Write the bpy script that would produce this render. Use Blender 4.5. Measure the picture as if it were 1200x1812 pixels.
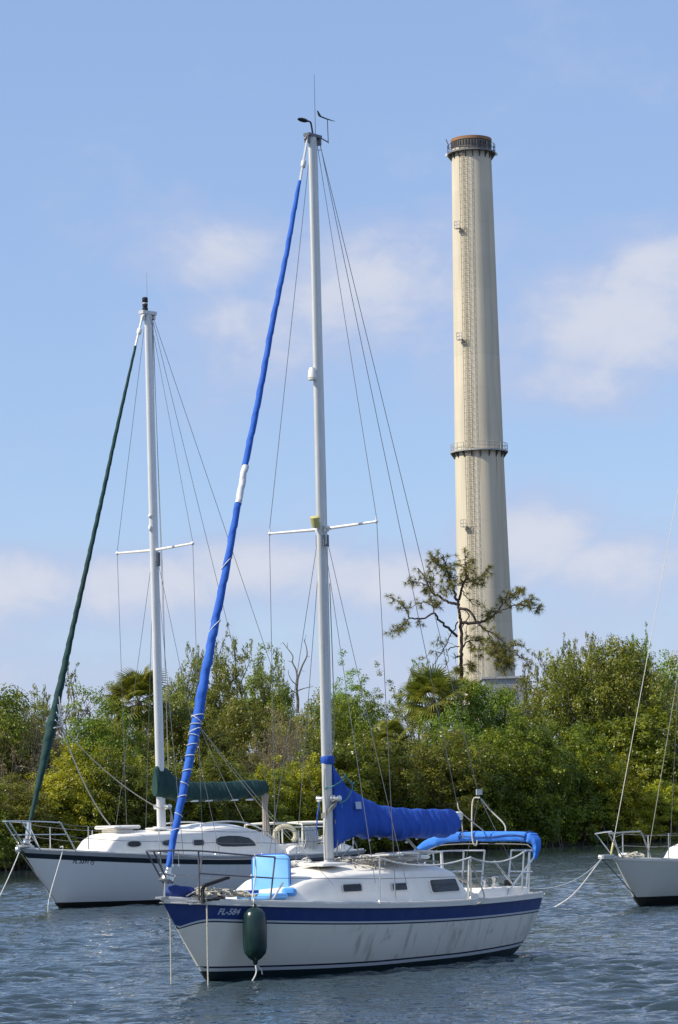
import bpy, math, random
import numpy as np
from mathutils import Vector, Matrix

D = bpy.data
SC = bpy.context.scene
COL = SC.collection
R = math.radians
for o in list(D.objects):
    D.objects.remove(o)

# ------------------------------------------------------------------ camera
FPX, CAM_H, PITCH, ROLL = 4500.0, 2.8, math.atan(507 / 4500.0), 0.0225
cd = D.cameras.new('camera')
cam = D.objects.new('camera', cd)
COL.objects.link(cam)
cd.sensor_fit = 'VERTICAL'
cd.sensor_height = 36.0
cd.sensor_width = 24.0
cd.lens = FPX / 1812 * 36
cd.clip_start = 0.5
cd.clip_end = 6000
cam.matrix_world = (Matrix.Translation((0, 0, CAM_H)) @ Matrix.Rotation(math.pi / 2 + PITCH, 4, 'X')
                    @ Matrix.Rotation(-ROLL, 4, 'Z'))
SC.camera = cam

# ------------------------------------------------------------------ light
SUN_AZ, SUN_EL = R(-111), R(43)           # azimuth clockwise from +Y, elevation
sdir = Vector((math.sin(SUN_AZ) * math.cos(SUN_EL), math.cos(SUN_AZ) * math.cos(SUN_EL), math.sin(SUN_EL)))
ld = D.lights.new('sun', 'SUN')
ld.energy = 4.6
ld.angle = R(0.53)
ld.color = (1.0, 0.93, 0.80)
sun = D.objects.new('sun', ld)
COL.objects.link(sun)
sun.rotation_euler = sdir.to_track_quat('Z', 'Y').to_euler()
sun.location = sdir * 200

SKY_STRENGTH = 0.115
W = D.worlds.new('World')
SC.world = W
W.use_nodes = True
nt = W.node_tree
nt.nodes.clear()


def N(t, kind, **kw):
    n = t.nodes.new(kind)
    for k, v in kw.items():
        if k.startswith('i_'):
            key = k[2:]
            n.inputs[int(key) if key.isdigit() else key.replace('_', ' ')].default_value = v
        else:
            setattr(n, k, v)
    return n


def math_node(t, op, a, b=None, c=None, clamp=False):
    n = t.nodes.new('ShaderNodeMath')
    n.operation = op
    n.use_clamp = clamp
    for i, v in enumerate((a, b, c)):
        if v is None:
            continue
        if isinstance(v, (int, float)):
            n.inputs[i].default_value = v
        else:
            t.links.new(v, n.inputs[i])
    return n.outputs[0]


def sky_nodes():
    t = nt
    L = t.links.new
    out = N(t, 'ShaderNodeOutputWorld')
    bg = N(t, 'ShaderNodeBackground', i_Strength=SKY_STRENGTH)
    L(bg.outputs[0], out.inputs[0])
    sky = N(t, 'ShaderNodeTexSky', sky_type='NISHITA', sun_disc=False, sun_elevation=SUN_EL,
            sun_rotation=SUN_AZ % (2 * math.pi), altitude=0, air_density=1.0, dust_density=0.6, ozone_density=2.0)
    tc = N(t, 'ShaderNodeTexCoord')
    sep = N(t, 'ShaderNodeSeparateXYZ')
    L(tc.outputs['Generated'], sep.inputs[0])
    az = math_node(t, 'ARCTAN2', sep.outputs[0], sep.outputs[1])
    el = math_node(t, 'ARCSINE', sep.outputs[2])
    mp = N(t, 'ShaderNodeMapping')
    mp.inputs['Scale'].default_value = (9, 9, 15)
    L(tc.outputs['Generated'], mp.inputs[0])
    n1 = N(t, 'ShaderNodeTexNoise', i_Scale=1.6, i_Detail=8.0, i_Roughness=0.58, i_Distortion=0.35)
    L(mp.outputs[0], n1.inputs['Vector'])
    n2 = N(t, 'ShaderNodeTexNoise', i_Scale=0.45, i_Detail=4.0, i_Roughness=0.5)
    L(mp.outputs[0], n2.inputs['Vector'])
    # cloud heaps that stand in the view: azimuth, elevation, half sizes, weight
    heaps = [(-0.045, 0.212, 0.044, 0.020, 0.90), (0.008, 0.198, 0.066, 0.032, 0.92), (-0.036, 0.184, 0.054, 0.024, 0.90),
             (0.112, 0.184, 0.054, 0.034, 1.05), (0.130, 0.203, 0.038, 0.022, 1.0), (0.090, 0.160, 0.064, 0.020, 0.88),
             (-0.125, 0.089, 0.045, 0.016, 0.95), (-0.085, 0.087, 0.040, 0.015, 0.9), (-0.03, 0.092, 0.046, 0.014, 0.85),
             (0.015, 0.086, 0.040, 0.014, 0.8), (0.078, 0.100, 0.028, 0.019, 1.05), (0.108, 0.088, 0.036, 0.015, 0.9),
             (0.2, 0.1, 0.06, 0.02, 0.8), (-0.25, 0.12, 0.08, 0.03, 0.7)]
    tot = None
    for a, e, sa, se, w in heaps:
        da = math_node(t, 'MULTIPLY', math_node(t, 'SUBTRACT', az, a), 1 / sa)
        de = math_node(t, 'MULTIPLY', math_node(t, 'SUBTRACT', el, e), 1 / se)
        q = math_node(t, 'ADD', math_node(t, 'MULTIPLY', da, da), math_node(t, 'MULTIPLY', de, de))
        g = math_node(t, 'MULTIPLY', math_node(t, 'EXPONENT', math_node(t, 'MULTIPLY', q, -1.0)), w)
        tot = g if tot is None else math_node(t, 'MAXIMUM', tot, g)
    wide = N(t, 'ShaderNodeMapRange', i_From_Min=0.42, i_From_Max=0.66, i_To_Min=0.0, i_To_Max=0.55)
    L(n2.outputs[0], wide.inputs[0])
    low = N(t, 'ShaderNodeMapRange', i_From_Min=0.05, i_From_Max=0.115, i_To_Min=0.60, i_To_Max=0.0)
    L(el, low.inputs[0])
    # broken cloud goes on over the rest of the sky, with unseen extra cover added overhead to whiten the blue fill light
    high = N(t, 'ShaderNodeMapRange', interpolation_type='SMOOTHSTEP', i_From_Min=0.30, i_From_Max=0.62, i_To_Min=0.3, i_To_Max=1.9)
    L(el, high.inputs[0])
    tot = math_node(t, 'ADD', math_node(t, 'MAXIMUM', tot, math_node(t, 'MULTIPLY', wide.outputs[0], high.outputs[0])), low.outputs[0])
    n3 = N(t, 'ShaderNodeTexNoise', i_Scale=5.5, i_Detail=6.0, i_Roughness=0.6, i_Distortion=0.5)
    mp3 = N(t, 'ShaderNodeMapping')
    mp3.inputs['Scale'].default_value = (9, 9, 12)
    L(tc.outputs['Generated'], mp3.inputs[0])
    L(mp3.outputs[0], n3.inputs['Vector'])
    billow = math_node(t, 'MULTIPLY', math_node(t, 'SUBTRACT', n3.outputs[0], 0.5), 0.5)
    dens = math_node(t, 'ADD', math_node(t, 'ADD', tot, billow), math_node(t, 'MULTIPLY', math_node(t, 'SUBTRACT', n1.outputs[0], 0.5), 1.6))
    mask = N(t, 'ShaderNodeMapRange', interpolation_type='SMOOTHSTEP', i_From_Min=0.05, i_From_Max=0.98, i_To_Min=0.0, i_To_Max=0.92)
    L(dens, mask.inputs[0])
    ccol = N(t, 'ShaderNodeMix', data_type='RGBA')
    hi = N(t, 'ShaderNodeMapRange', interpolation_type='SMOOTHSTEP', i_From_Min=0.45, i_From_Max=1.15)
    L(dens, hi.inputs[0])
    L(hi.outputs[0], ccol.inputs[0])
    k = 1 / SKY_STRENGTH
    ccol.inputs[6].default_value = (0.41 * k, 0.48 * k, 0.68 * k, 1)
    ccol.inputs[7].default_value = (0.58 * k, 0.61 * k, 0.70 * k, 1)
    # thin high veil: lifts the clear sky a little everywhere
    veil = N(t, 'ShaderNodeMix', data_type='RGBA', i_0=0.45)
    veil.inputs[7].default_value = (0.355 * k, 0.51 * k, 0.88 * k, 1)
    L(sky.outputs[0], veil.inputs[6])
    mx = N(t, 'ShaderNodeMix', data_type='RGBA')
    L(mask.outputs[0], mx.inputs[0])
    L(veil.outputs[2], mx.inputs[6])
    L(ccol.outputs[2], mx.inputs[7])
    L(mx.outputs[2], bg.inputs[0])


sky_nodes()
SC.view_settings.view_transform = 'Standard'
SC.view_settings.look = 'None'
SC.view_settings.gamma = 1
SC.view_settings.exposure = 0.22
SC.view_settings.use_curve_mapping = False
SC.render.engine = 'CYCLES'


# ------------------------------------------------------------------ helpers
def ray(px, py):
    """direction of the view ray through a photo pixel, world axes"""
    cr, sr = math.cos(ROLL), math.sin(ROLL)
    a, b = px - 600, py - 906
    u, v = a * cr - b * sr, a * sr + b * cr
    c, s = math.cos(PITCH), math.sin(PITCH)
    x, w = u / FPX, -v / FPX
    return Vector((x, c - w * s, s + w * c))


def at(px, py, Y):
    d = ray(px, py)
    return Vector((0, 0, CAM_H)) + d * (Y / d.y)


MATS = {}


def mat(name, col, rough=0.5, metal=0.0, spec=0.5, var=0.0, vscale=4.0, vstretch=(1, 1, 1), col2=None, bump=0.0, bscale=30.0,
        bstretch=(1, 1, 1), coat=0.0):
    """plain paint / metal / cloth with a little uneven colour and relief"""
    if name in MATS:
        return MATS[name]
    m = D.materials.new(name)
    m.use_nodes = True
    t = m.node_tree
    p = t.nodes['Principled BSDF']
    p.inputs['Roughness'].default_value = rough
    p.inputs['Metallic'].default_value = metal
    p.inputs['Specular IOR Level'].default_value = spec
    p.inputs['Coat Weight'].default_value = coat
    p.inputs['Base Color'].default_value = (*col, 1)
    tc = N(t, 'ShaderNodeTexCoord')
    if var > 0:
        mp = N(t, 'ShaderNodeMapping')
        mp.inputs['Scale'].default_value = vstretch
        t.links.new(tc.outputs['Object'], mp.inputs[0])
        nz = N(t, 'ShaderNodeTexNoise', i_Scale=vscale, i_Detail=6.0, i_Roughness=0.6)
        t.links.new(mp.outputs[0], nz.inputs['Vector'])
        mr = N(t, 'ShaderNodeMapRange', i_From_Min=0.35, i_From_Max=0.75)
        t.links.new(nz.outputs[0], mr.inputs[0])
        mx = N(t, 'ShaderNodeMix', data_type='RGBA')
        mx.inputs[6].default_value = (*col, 1)
        c2 = col2 or tuple(c * 0.55 for c in col)
        mx.inputs[7].default_value = (*[a + (b - a) * var for a, b in zip(col, c2)], 1)
        t.links.new(mr.outputs[0], mx.inputs[0])
        t.links.new(mx.outputs[2], p.inputs['Base Color'])
    if bump > 0:
        mp2 = N(t, 'ShaderNodeMapping')
        mp2.inputs['Scale'].default_value = bstretch
        t.links.new(tc.outputs['Object'], mp2.inputs[0])
        nz2 = N(t, 'ShaderNodeTexNoise', i_Scale=bscale, i_Detail=3.0)
        t.links.new(mp2.outputs[0], nz2.inputs['Vector'])
        bp = N(t, 'ShaderNodeBump', i_Strength=bump, i_Distance=0.02)
        t.links.new(nz2.outputs[0], bp.inputs['Height'])
        t.links.new(bp.outputs[0], p.inputs['Normal'])
    MATS[name] = m
    return m


def rope_mat(name, col, scale=60.0):
    m = mat(name, col, 0.85, var=0.6, vscale=14, bump=0.6, bscale=scale)
    return m


def leaf_mat(name, c1, c2, c3, rough=0.42, spec=0.4, transl=0.42):
    if name in MATS:
        return MATS[name]
    m = D.materials.new(name)
    m.use_nodes = True
    t = m.node_tree
    L = t.links.new
    p = t.nodes['Principled BSDF']
    out = t.nodes['Material Output']
    geo = N(t, 'ShaderNodeNewGeometry')
    att = N(t, 'ShaderNodeAttribute', attribute_name='tint')
    oi = N(t, 'ShaderNodeObjectInfo')
    f = math_node(t, 'ADD', math_node(t, 'MULTIPLY', geo.outputs['Random Per Island'], 0.5), math_node(t, 'MULTIPLY', att.outputs['Fac'], 0.5))
    cr = N(t, 'ShaderNodeValToRGB')
    cr.color_ramp.elements[0].position = 0.15
    cr.color_ramp.elements[0].color = (*c1, 1)
    cr.color_ramp.elements[1].position = 0.9
    cr.color_ramp.elements[1].color = (*c3, 1)
    e = cr.color_ramp.elements.new(0.52)
    e.color = (*c2, 1)
    L(f, cr.inputs[0])
    hs = N(t, 'ShaderNodeHueSaturation')
    L(math_node(t, 'MULTIPLY_ADD', oi.outputs['Random'], 0.03, 0.488), hs.inputs['Hue'])
    L(math_node(t, 'MULTIPLY_ADD', oi.outputs['Random'], 0.35, 0.95), hs.inputs['Value'])
    L(cr.outputs[0], hs.inputs['Color'])
    L(hs.outputs[0], p.inputs['Base Color'])
    p.inputs['Roughness'].default_value = rough
    p.inputs['Specular IOR Level'].default_value = spec
    tr = N(t, 'ShaderNodeBsdfTranslucent')
    L(hs.outputs[0], tr.inputs[0])
    mx = N(t, 'ShaderNodeMixShader', i_0=transl)
    L(p.outputs[0], mx.inputs[1])
    L(tr.outputs[0], mx.inputs[2])
    L(mx.outputs[0], out.inputs[0])
    MATS[name] = m
    return m


class MB:
    """collects simple shapes and links them as one mesh object"""

    def __init__(self):
        self.v, self.f = [], []

    def add(self, vs, fs):
        k = len(self.v)
        self.v += [tuple(a) for a in vs]
        self.f += [tuple(i + k for i in f) for f in fs]
        return self

    def tube(self, pts, r, n=6, closed=False):
        pts = [Vector(p) for p in pts]
        m = len(pts)
        rr = r if isinstance(r, (list, tuple)) else [r] * m
        vs, up = [], None
        for i, p in enumerate(pts):
            if closed:
                tg = pts[(i + 1) % m] - pts[i - 1]
            else:
                tg = pts[min(i + 1, m - 1)] - pts[max(i - 1, 0)]
            tg = tg.normalized() if tg.length > 1e-9 else Vector((0, 0, 1))
            if up is None:
                up = Vector((0, 0, 1)) if abs(tg.z) < 0.9 else Vector((1, 0, 0))
            a = (up - tg * up.dot(tg))
            a = a.normalized() if a.length > 1e-6 else tg.orthogonal().normalized()
            up = a
            b = tg.cross(a)
            for k in range(n):
                ang = 2 * math.pi * k / n
                vs.append(p + a * (math.cos(ang) * rr[i]) + b * (math.sin(ang) * rr[i]))
        fs = []
        for i in range(m if closed else m - 1):
            for k in range(n):
                j = (i + 1) % m
                fs.append((i * n + k, i * n + (k + 1) % n, j * n + (k + 1) % n, j * n + k))
        if not closed:
            fs.append(tuple(range(n - 1, -1, -1)))
            fs.append(tuple((m - 1) * n + k for k in range(n)))
        return self.add(vs, fs)

    def box(self, c, s, rot=None):
        c, M = Vector(c), rot or Matrix.Identity(3)
        vs = [c + M @ Vector((sx * s[0] / 2, sy * s[1] / 2, sz * s[2] / 2)) for sx in (-1, 1) for sy in (-1, 1) for sz in (-1, 1)]
        return self.add(vs, [(0, 1, 3, 2), (4, 6, 7, 5), (0, 4, 5, 1), (2, 3, 7, 6), (0, 2, 6, 4), (1, 5, 7, 3)])

    def rbox(self, c, s, r=0.02, rot=None, n=3):
        """box with rounded vertical edges and a small top and bottom chamfer"""
        c, M = Vector(c), rot or Matrix.Identity(3)
        rings = []
        ch = min(r * 0.6, s[2] * 0.3)
        for z, ins in ((-s[2] / 2, ch), (-s[2] / 2 + ch, 0), (s[2] / 2 - ch, 0), (s[2] / 2, ch)):
            ring = []
            hx, hy = s[0] / 2 - ins, s[1] / 2 - ins
            for cx, cy, a0 in ((1, 1, 0), (-1, 1, 90), (-1, -1, 180), (1, -1, 270)):
                for k in range(n + 1):
                    a = R(a0 + 90 * k / n)
                    ring.append(c + M @ Vector((cx * (hx - r) + r * math.cos(a), cy * (hy - r) + r * math.sin(a), z)))
            rings.append(ring)
        return self.rings(rings)

    def rings(self, rings, caps=True, closed=True):
        m, n = len(rings), len(rings[0])
        vs = [p for rg in rings for p in rg]
        fs = []
        for i in range(m - 1):
            for k in range(n if closed else n - 1):
                fs.append((i * n + k, i * n + (k + 1) % n, (i + 1) * n + (k + 1) % n, (i + 1) * n + k))
        if caps:
            fs.append(tuple(range(n - 1, -1, -1)))
            fs.append(tuple((m - 1) * n + k for k in range(n)))
        return self.add(vs, fs)

    def lathe(self, prof, c=(0, 0, 0), n=16, axis=None):
        c = Vector(c)
        M = Matrix.Identity(3) if axis is None else Vector((0, 0, 1)).rotation_difference(Vector(axis).normalized()).to_matrix()
        rings = [[c + M @ Vector((r * math.cos(2 * math.pi * k / n), r * math.sin(2 * math.pi * k / n), z)) for k in range(n)] for r, z in prof]
        return self.rings(rings)

    def extrude(self, poly, vec):
        n = len(poly)
        vec = Vector(vec)
        vs = [Vector(p) for p in poly] + [Vector(p) + vec for p in poly]
        fs = [tuple(range(n - 1, -1, -1)), tuple(range(n, 2 * n))]
        fs += [(k, (k + 1) % n, n + (k + 1) % n, n + k) for k in range(n)]
        return self.add(vs, fs)

    def ball(self, c, rx, ry=None, rz=None, n=12, m=8):
        c = Vector(c)
        ry, rz = ry or rx, rz or rx
        rings = []
        for i in range(m + 1):
            a = math.pi * (i + 0.001) / (m + 0.002) - math.pi / 2
            rings.append([c + Vector((rx * math.cos(a) * math.cos(2 * math.pi * k / n), ry * math.cos(a) * math.sin(2 * math.pi * k / n), rz * math.sin(a))) for k in range(n)])
        return self.rings(rings)

    def mesh(self, name, smooth=False):
        me = D.meshes.new(name)
        me.from_pydata(self.v, [], self.f)
        me.update()
        if smooth:
            for p in me.polygons:
                p.use_smooth = True
            try:
                me.set_sharp_from_angle(angle=R(40))
            except Exception:
                pass
        return me

    def build(self, name, m, parent=None, smooth=False, label=None):
        o = D.objects.new(name, self.mesh(name, smooth))
        o.data.materials.append(m)
        COL.objects.link(o)
        if parent is not None:
            o.parent = parent
            if parent.name in OFFS:
                o.location = -OFFS[parent.name]
        if label:
            o['label'] = label
        return o


OFFS = {}


def thing(name, label, cat, group=None, frame=None, origin=(0, 0, 0)):
    """an Empty at the thing's base; with a frame, its parts are written in that frame's coordinates"""
    o = D.objects.new(name, None)
    o.empty_display_size = 0.3
    COL.objects.link(o)
    M = frame or Matrix.Identity(4)
    o.matrix_world = M @ Matrix.Translation(origin)
    if Vector(origin).length > 0 and frame is not None:
        OFFS[o.name] = Vector(origin)
    o['label'] = label
    o['category'] = cat
    if group:
        o['group'] = group
    return o


def solo(name, mb, m, label, cat, frame=None, origin=(0, 0, 0), smooth=False, group=None):
    """a thing that is one mesh, its shape written in the frame's coordinates"""
    og = Vector(origin)
    mb.v = [tuple(Vector(v) - og) for v in mb.v]
    o = mb.build(name, m, None, smooth)
    o.matrix_world = (frame or Matrix.Identity(4)) @ Matrix.Translation(og)
    o['label'] = label
    o['category'] = cat
    if group:
        o['group'] = group
    return o


def curve(pts, n=8):
    """Catmull-Rom through the points"""
    P = [Vector(p) for p in pts]
    P = [P[0] * 2 - P[1]] + P + [P[-1] * 2 - P[-2]]
    out = []
    for i in range(1, len(P) - 2):
        p0, p1, p2, p3 = P[i - 1:i + 3]
        for k in range(n):
            t = k / n
            out.append(0.5 * ((2 * p1) + (p2 - p0) * t + (2 * p0 - 5 * p1 + 4 * p2 - p3) * t * t + (3 * p1 - p0 - 3 * p2 + p3) * t ** 3))
    out.append(P[-2])
    return out


def sag(a, b, s, n=12):
    a, b = Vector(a), Vector(b)
    return [a.lerp(b, k / n) - Vector((0, 0, s * 4 * (k / n) * (1 - k / n))) for k in range(n + 1)]


def lerpf(x, xs, ys):
    return float(np.interp(x, xs, ys))


def heap(mb, c, rx, ry, rz, n, r, seed, loop=0.16):
    """a loose tangle of rope: wandering loops lying in a low mound"""
    rnd = random.Random(seed)
    c = Vector(c)
    for k in range(n):
        ang, rad = rnd.uniform(0, 6.28), math.sqrt(rnd.random())
        cc = c + Vector((rx * rad * math.cos(ang), ry * rad * math.sin(ang), rz * (1 - rad) * rnd.uniform(0.3, 1)))
        lx, ly, rot, tilt = rnd.uniform(0.5, 1.2) * loop, rnd.uniform(0.35, 0.9) * loop, rnd.uniform(0, 3.1), rnd.uniform(-0.5, 0.5)
        pts = []
        for j in range(11):
            a = j / 10 * rnd.uniform(4.2, 6.0)
            x, y = lx * math.cos(a), ly * math.sin(a)
            pts.append(cc + Vector((x * math.cos(rot) - y * math.sin(rot), x * math.sin(rot) + y * math.cos(rot), 0.02 + tilt * y + r * j * 0.2)))
        mb.tube(pts, r, 5)
    return mb


# ------------------------------------------------------------------ materials
def hull_paint(name, col, dirt, x0, x1, amount):
    """gelcoat with vertical grime streaks and scuffs, strongest between x1 (aft) and x0"""
    m = D.materials.new(name)
    m.use_nodes = True
    t = m.node_tree
    L = t.links.new
    p = t.nodes['Principled BSDF']
    p.inputs['Roughness'].default_value = 0.38
    tc = N(t, 'ShaderNodeTexCoord')
    sep = N(t, 'ShaderNodeSeparateXYZ')
    L(tc.outputs['Object'], sep.inputs[0])
    mp = N(t, 'ShaderNodeMapping')
    mp.inputs['Scale'].default_value = (2.4, 0.0, 0.55)
    L(tc.outputs['Object'], mp.inputs[0])
    n1 = N(t, 'ShaderNodeTexNoise', i_Scale=2.2, i_Detail=5.0, i_Roughness=0.62)
    L(mp.outputs[0], n1.inputs['Vector'])
    n2 = N(t, 'ShaderNodeTexNoise', i_Scale=2.6, i_Detail=7.0, i_Roughness=0.7)
    L(tc.outputs['Object'], n2.inputs['Vector'])
    s1 = N(t, 'ShaderNodeMapRange', interpolation_type='SMOOTHSTEP', i_From_Min=0.50, i_From_Max=0.72)
    L(n1.outputs[0], s1.inputs[0])
    s2 = N(t, 'ShaderNodeMapRange', interpolation_type='SMOOTHSTEP', i_From_Min=0.58, i_From_Max=0.70)
    L(n2.outputs[0], s2.inputs[0])
    zone = N(t, 'ShaderNodeMapRange', interpolation_type='SMOOTHSTEP', i_From_Min=x0, i_From_Max=x1, i_To_Min=0.15, i_To_Max=1.0)
    L(sep.outputs[0], zone.inputs[0])
    f = math_node(t, 'MULTIPLY', math_node(t, 'ADD', math_node(t, 'MULTIPLY', s1.outputs[0], 0.7), math_node(t, 'MULTIPLY', s2.outputs[0], 0.55)), zone.outputs[0])
    f = math_node(t, 'MULTIPLY', f, amount, clamp=True)
    # water-line scum
    scum = N(t, 'ShaderNodeMapRange', i_From_Min=0.42, i_From_Max=0.10, i_To_Min=0.0, i_To_Max=0.25)
    L(sep.outputs[2], scum.inputs[0])
    f = math_node(t, 'MAXIMUM', f, math_node(t, 'MULTIPLY', scum.outputs[0], n2.outputs[0]))
    mx = N(t, 'ShaderNodeMix', data_type='RGBA')
    mx.inputs[6].default_value = (*col, 1)
    mx.inputs[7].default_value = (*dirt, 1)
    L(f, mx.inputs[0])
    L(mx.outputs[2], p.inputs['Base Color'])
    return m


M_HULL = hull_paint('old_white_gelcoat', (0.86, 0.815, 0.715), (0.31, 0.27, 0.20), 1.6, 0.6, 0.8)
M_HULL_L = hull_paint('pale_grey_gelcoat', (0.78, 0.765, 0.75), (0.42, 0.38, 0.33), 4, -4, 0.3)
M_HULL_R = hull_paint('cream_gelcoat', (0.60, 0.585, 0.53), (0.30, 0.27, 0.21), 5, -2, 0.3)
M_WHITE = mat('white_gelcoat', (0.87, 0.83, 0.75), 0.35, var=0.35, vscale=3, col2=(0.55, 0.53, 0.47))
M_DECK = mat('white_deck', (0.74, 0.73, 0.69), 0.6, var=0.5, vscale=5, col2=(0.45, 0.42, 0.36), bump=0.2, bscale=80)
M_NAVY = mat('navy_stripe', (0.013, 0.042, 0.19), 0.4, var=0.6, vscale=6, vstretch=(1, 1, 0.4), col2=(0.05, 0.08, 0.2))
M_NAVY2 = mat('dark_navy_line', (0.012, 0.02, 0.05), 0.4)
M_LINE = mat('pale_line', (0.6, 0.62, 0.64), 0.4)
M_BOTTOM = mat('teal_bottom_paint', (0.006, 0.022, 0.03), 0.5, var=0.6, vscale=5, col2=(0.02, 0.03, 0.02))
M_BLACKBOT = mat('black_bottom_paint', (0.008, 0.009, 0.009), 0.55, var=0.6, vscale=5, col2=(0.03, 0.03, 0.02))
M_DKGREEN = mat('dark_sheer_stripe', (0.008, 0.018, 0.03), 0.35)
M_ALU = mat('aluminium', (0.64, 0.63, 0.60), 0.45, metal=0.35, var=0.5, vscale=7, vstretch=(2, 2, 0.3), col2=(0.42, 0.42, 0.40))
M_ALUW = mat('painted_mast', (0.72, 0.71, 0.69), 0.4, metal=0.2, var=0.4, vscale=6, vstretch=(2, 2, 0.3), col2=(0.46, 0.46, 0.45))
M_STEEL = mat('stainless_tube', (0.62, 0.61, 0.58), 0.25, metal=0.85)
M_DARKTUBE = mat('weathered_dark_tube', (0.13, 0.13, 0.14), 0.4, metal=0.3)
M_WIRE = mat('wire', (0.17, 0.17, 0.18), 0.45, metal=0.4)
M_BLUE = mat('blue_canvas', (0.010, 0.070, 0.38), 0.8, var=0.6, vscale=3, col2=(0.02, 0.10, 0.48), bump=0.5, bscale=9, bstretch=(3, 3, 1))
M_BLUE2 = mat('faded_blue_canvas', (0.035, 0.19, 0.68), 0.85, var=0.5, vscale=3, col2=(0.08, 0.28, 0.78), bump=0.4, bscale=9)
M_BLUE3 = mat('sun_faded_blue_canvas', (0.018, 0.10, 0.47), 0.85, var=0.6, vscale=5, vstretch=(1, 1, 0.5), col2=(0.05, 0.19, 0.62), bump=0.4, bscale=12)
M_WHITEC = mat('white_sailcloth', (0.72, 0.72, 0.74), 0.8, var=0.3, vscale=6)
M_GREEN = mat('dark_green_canvas', (0.007, 0.038, 0.033), 0.85, var=0.5, vscale=4, col2=(0.02, 0.075, 0.066), bump=0.5, bscale=9)
M_GLASS = mat('smoked_window', (0.012, 0.012, 0.014), 0.12, spec=0.5, var=0.5, vscale=5, col2=(0.04, 0.04, 0.045))
M_BLACK = mat('black_plastic', (0.012, 0.012, 0.014), 0.5)
M_FRAME = mat('window_frame', (0.5, 0.5, 0.48), 0.4, metal=0.4)
M_SKYBLUE = mat('sky_blue_vinyl', (0.20, 0.52, 0.92), 0.45, var=0.35, vscale=4, col2=(0.45, 0.68, 0.95))
M_MIDBLUE = mat('mid_blue_vinyl', (0.02, 0.09, 0.42), 0.5)
M_FENDER = mat('dark_green_fender', (0.004, 0.018, 0.016), 0.25, var=0.6, vscale=6, vstretch=(2, 2, 0.5), col2=(0.015, 0.05, 0.042))
M_ROPE = rope_mat('cream_rope', (0.58, 0.54, 0.44))
M_ROPEW = rope_mat('white_rope', (0.72, 0.71, 0.67))
M_ROPEG = rope_mat('grey_rope', (0.36, 0.35, 0.31))
M_ROPET = rope_mat('teal_rope', (0.10, 0.30, 0.30))
M_CREAM = mat('cream_vinyl', (0.52, 0.48, 0.34), 0.6, var=0.3)
M_WOOD = mat('bleached_wood', (0.42, 0.36, 0.30), 0.8, var=0.7, vscale=8, vstretch=(3, 3, 0.3))
M_SOLAR = mat('solar_cells', (0.012, 0.016, 0.035), 0.15)
M_YELLOW = mat('yellowed_plastic', (0.5, 0.45, 0.18), 0.5)
M_RUST = mat('rusty_anchor', (0.012, 0.011, 0.010), 0.7, var=0.5, vscale=20, col2=(0.045, 0.028, 0.018))
M_TEXTW = mat('pale_letters', (0.55, 0.58, 0.66), 0.5)
M_TEXTD = mat('dark_letters', (0.015, 0.03, 0.035), 0.5)


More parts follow.
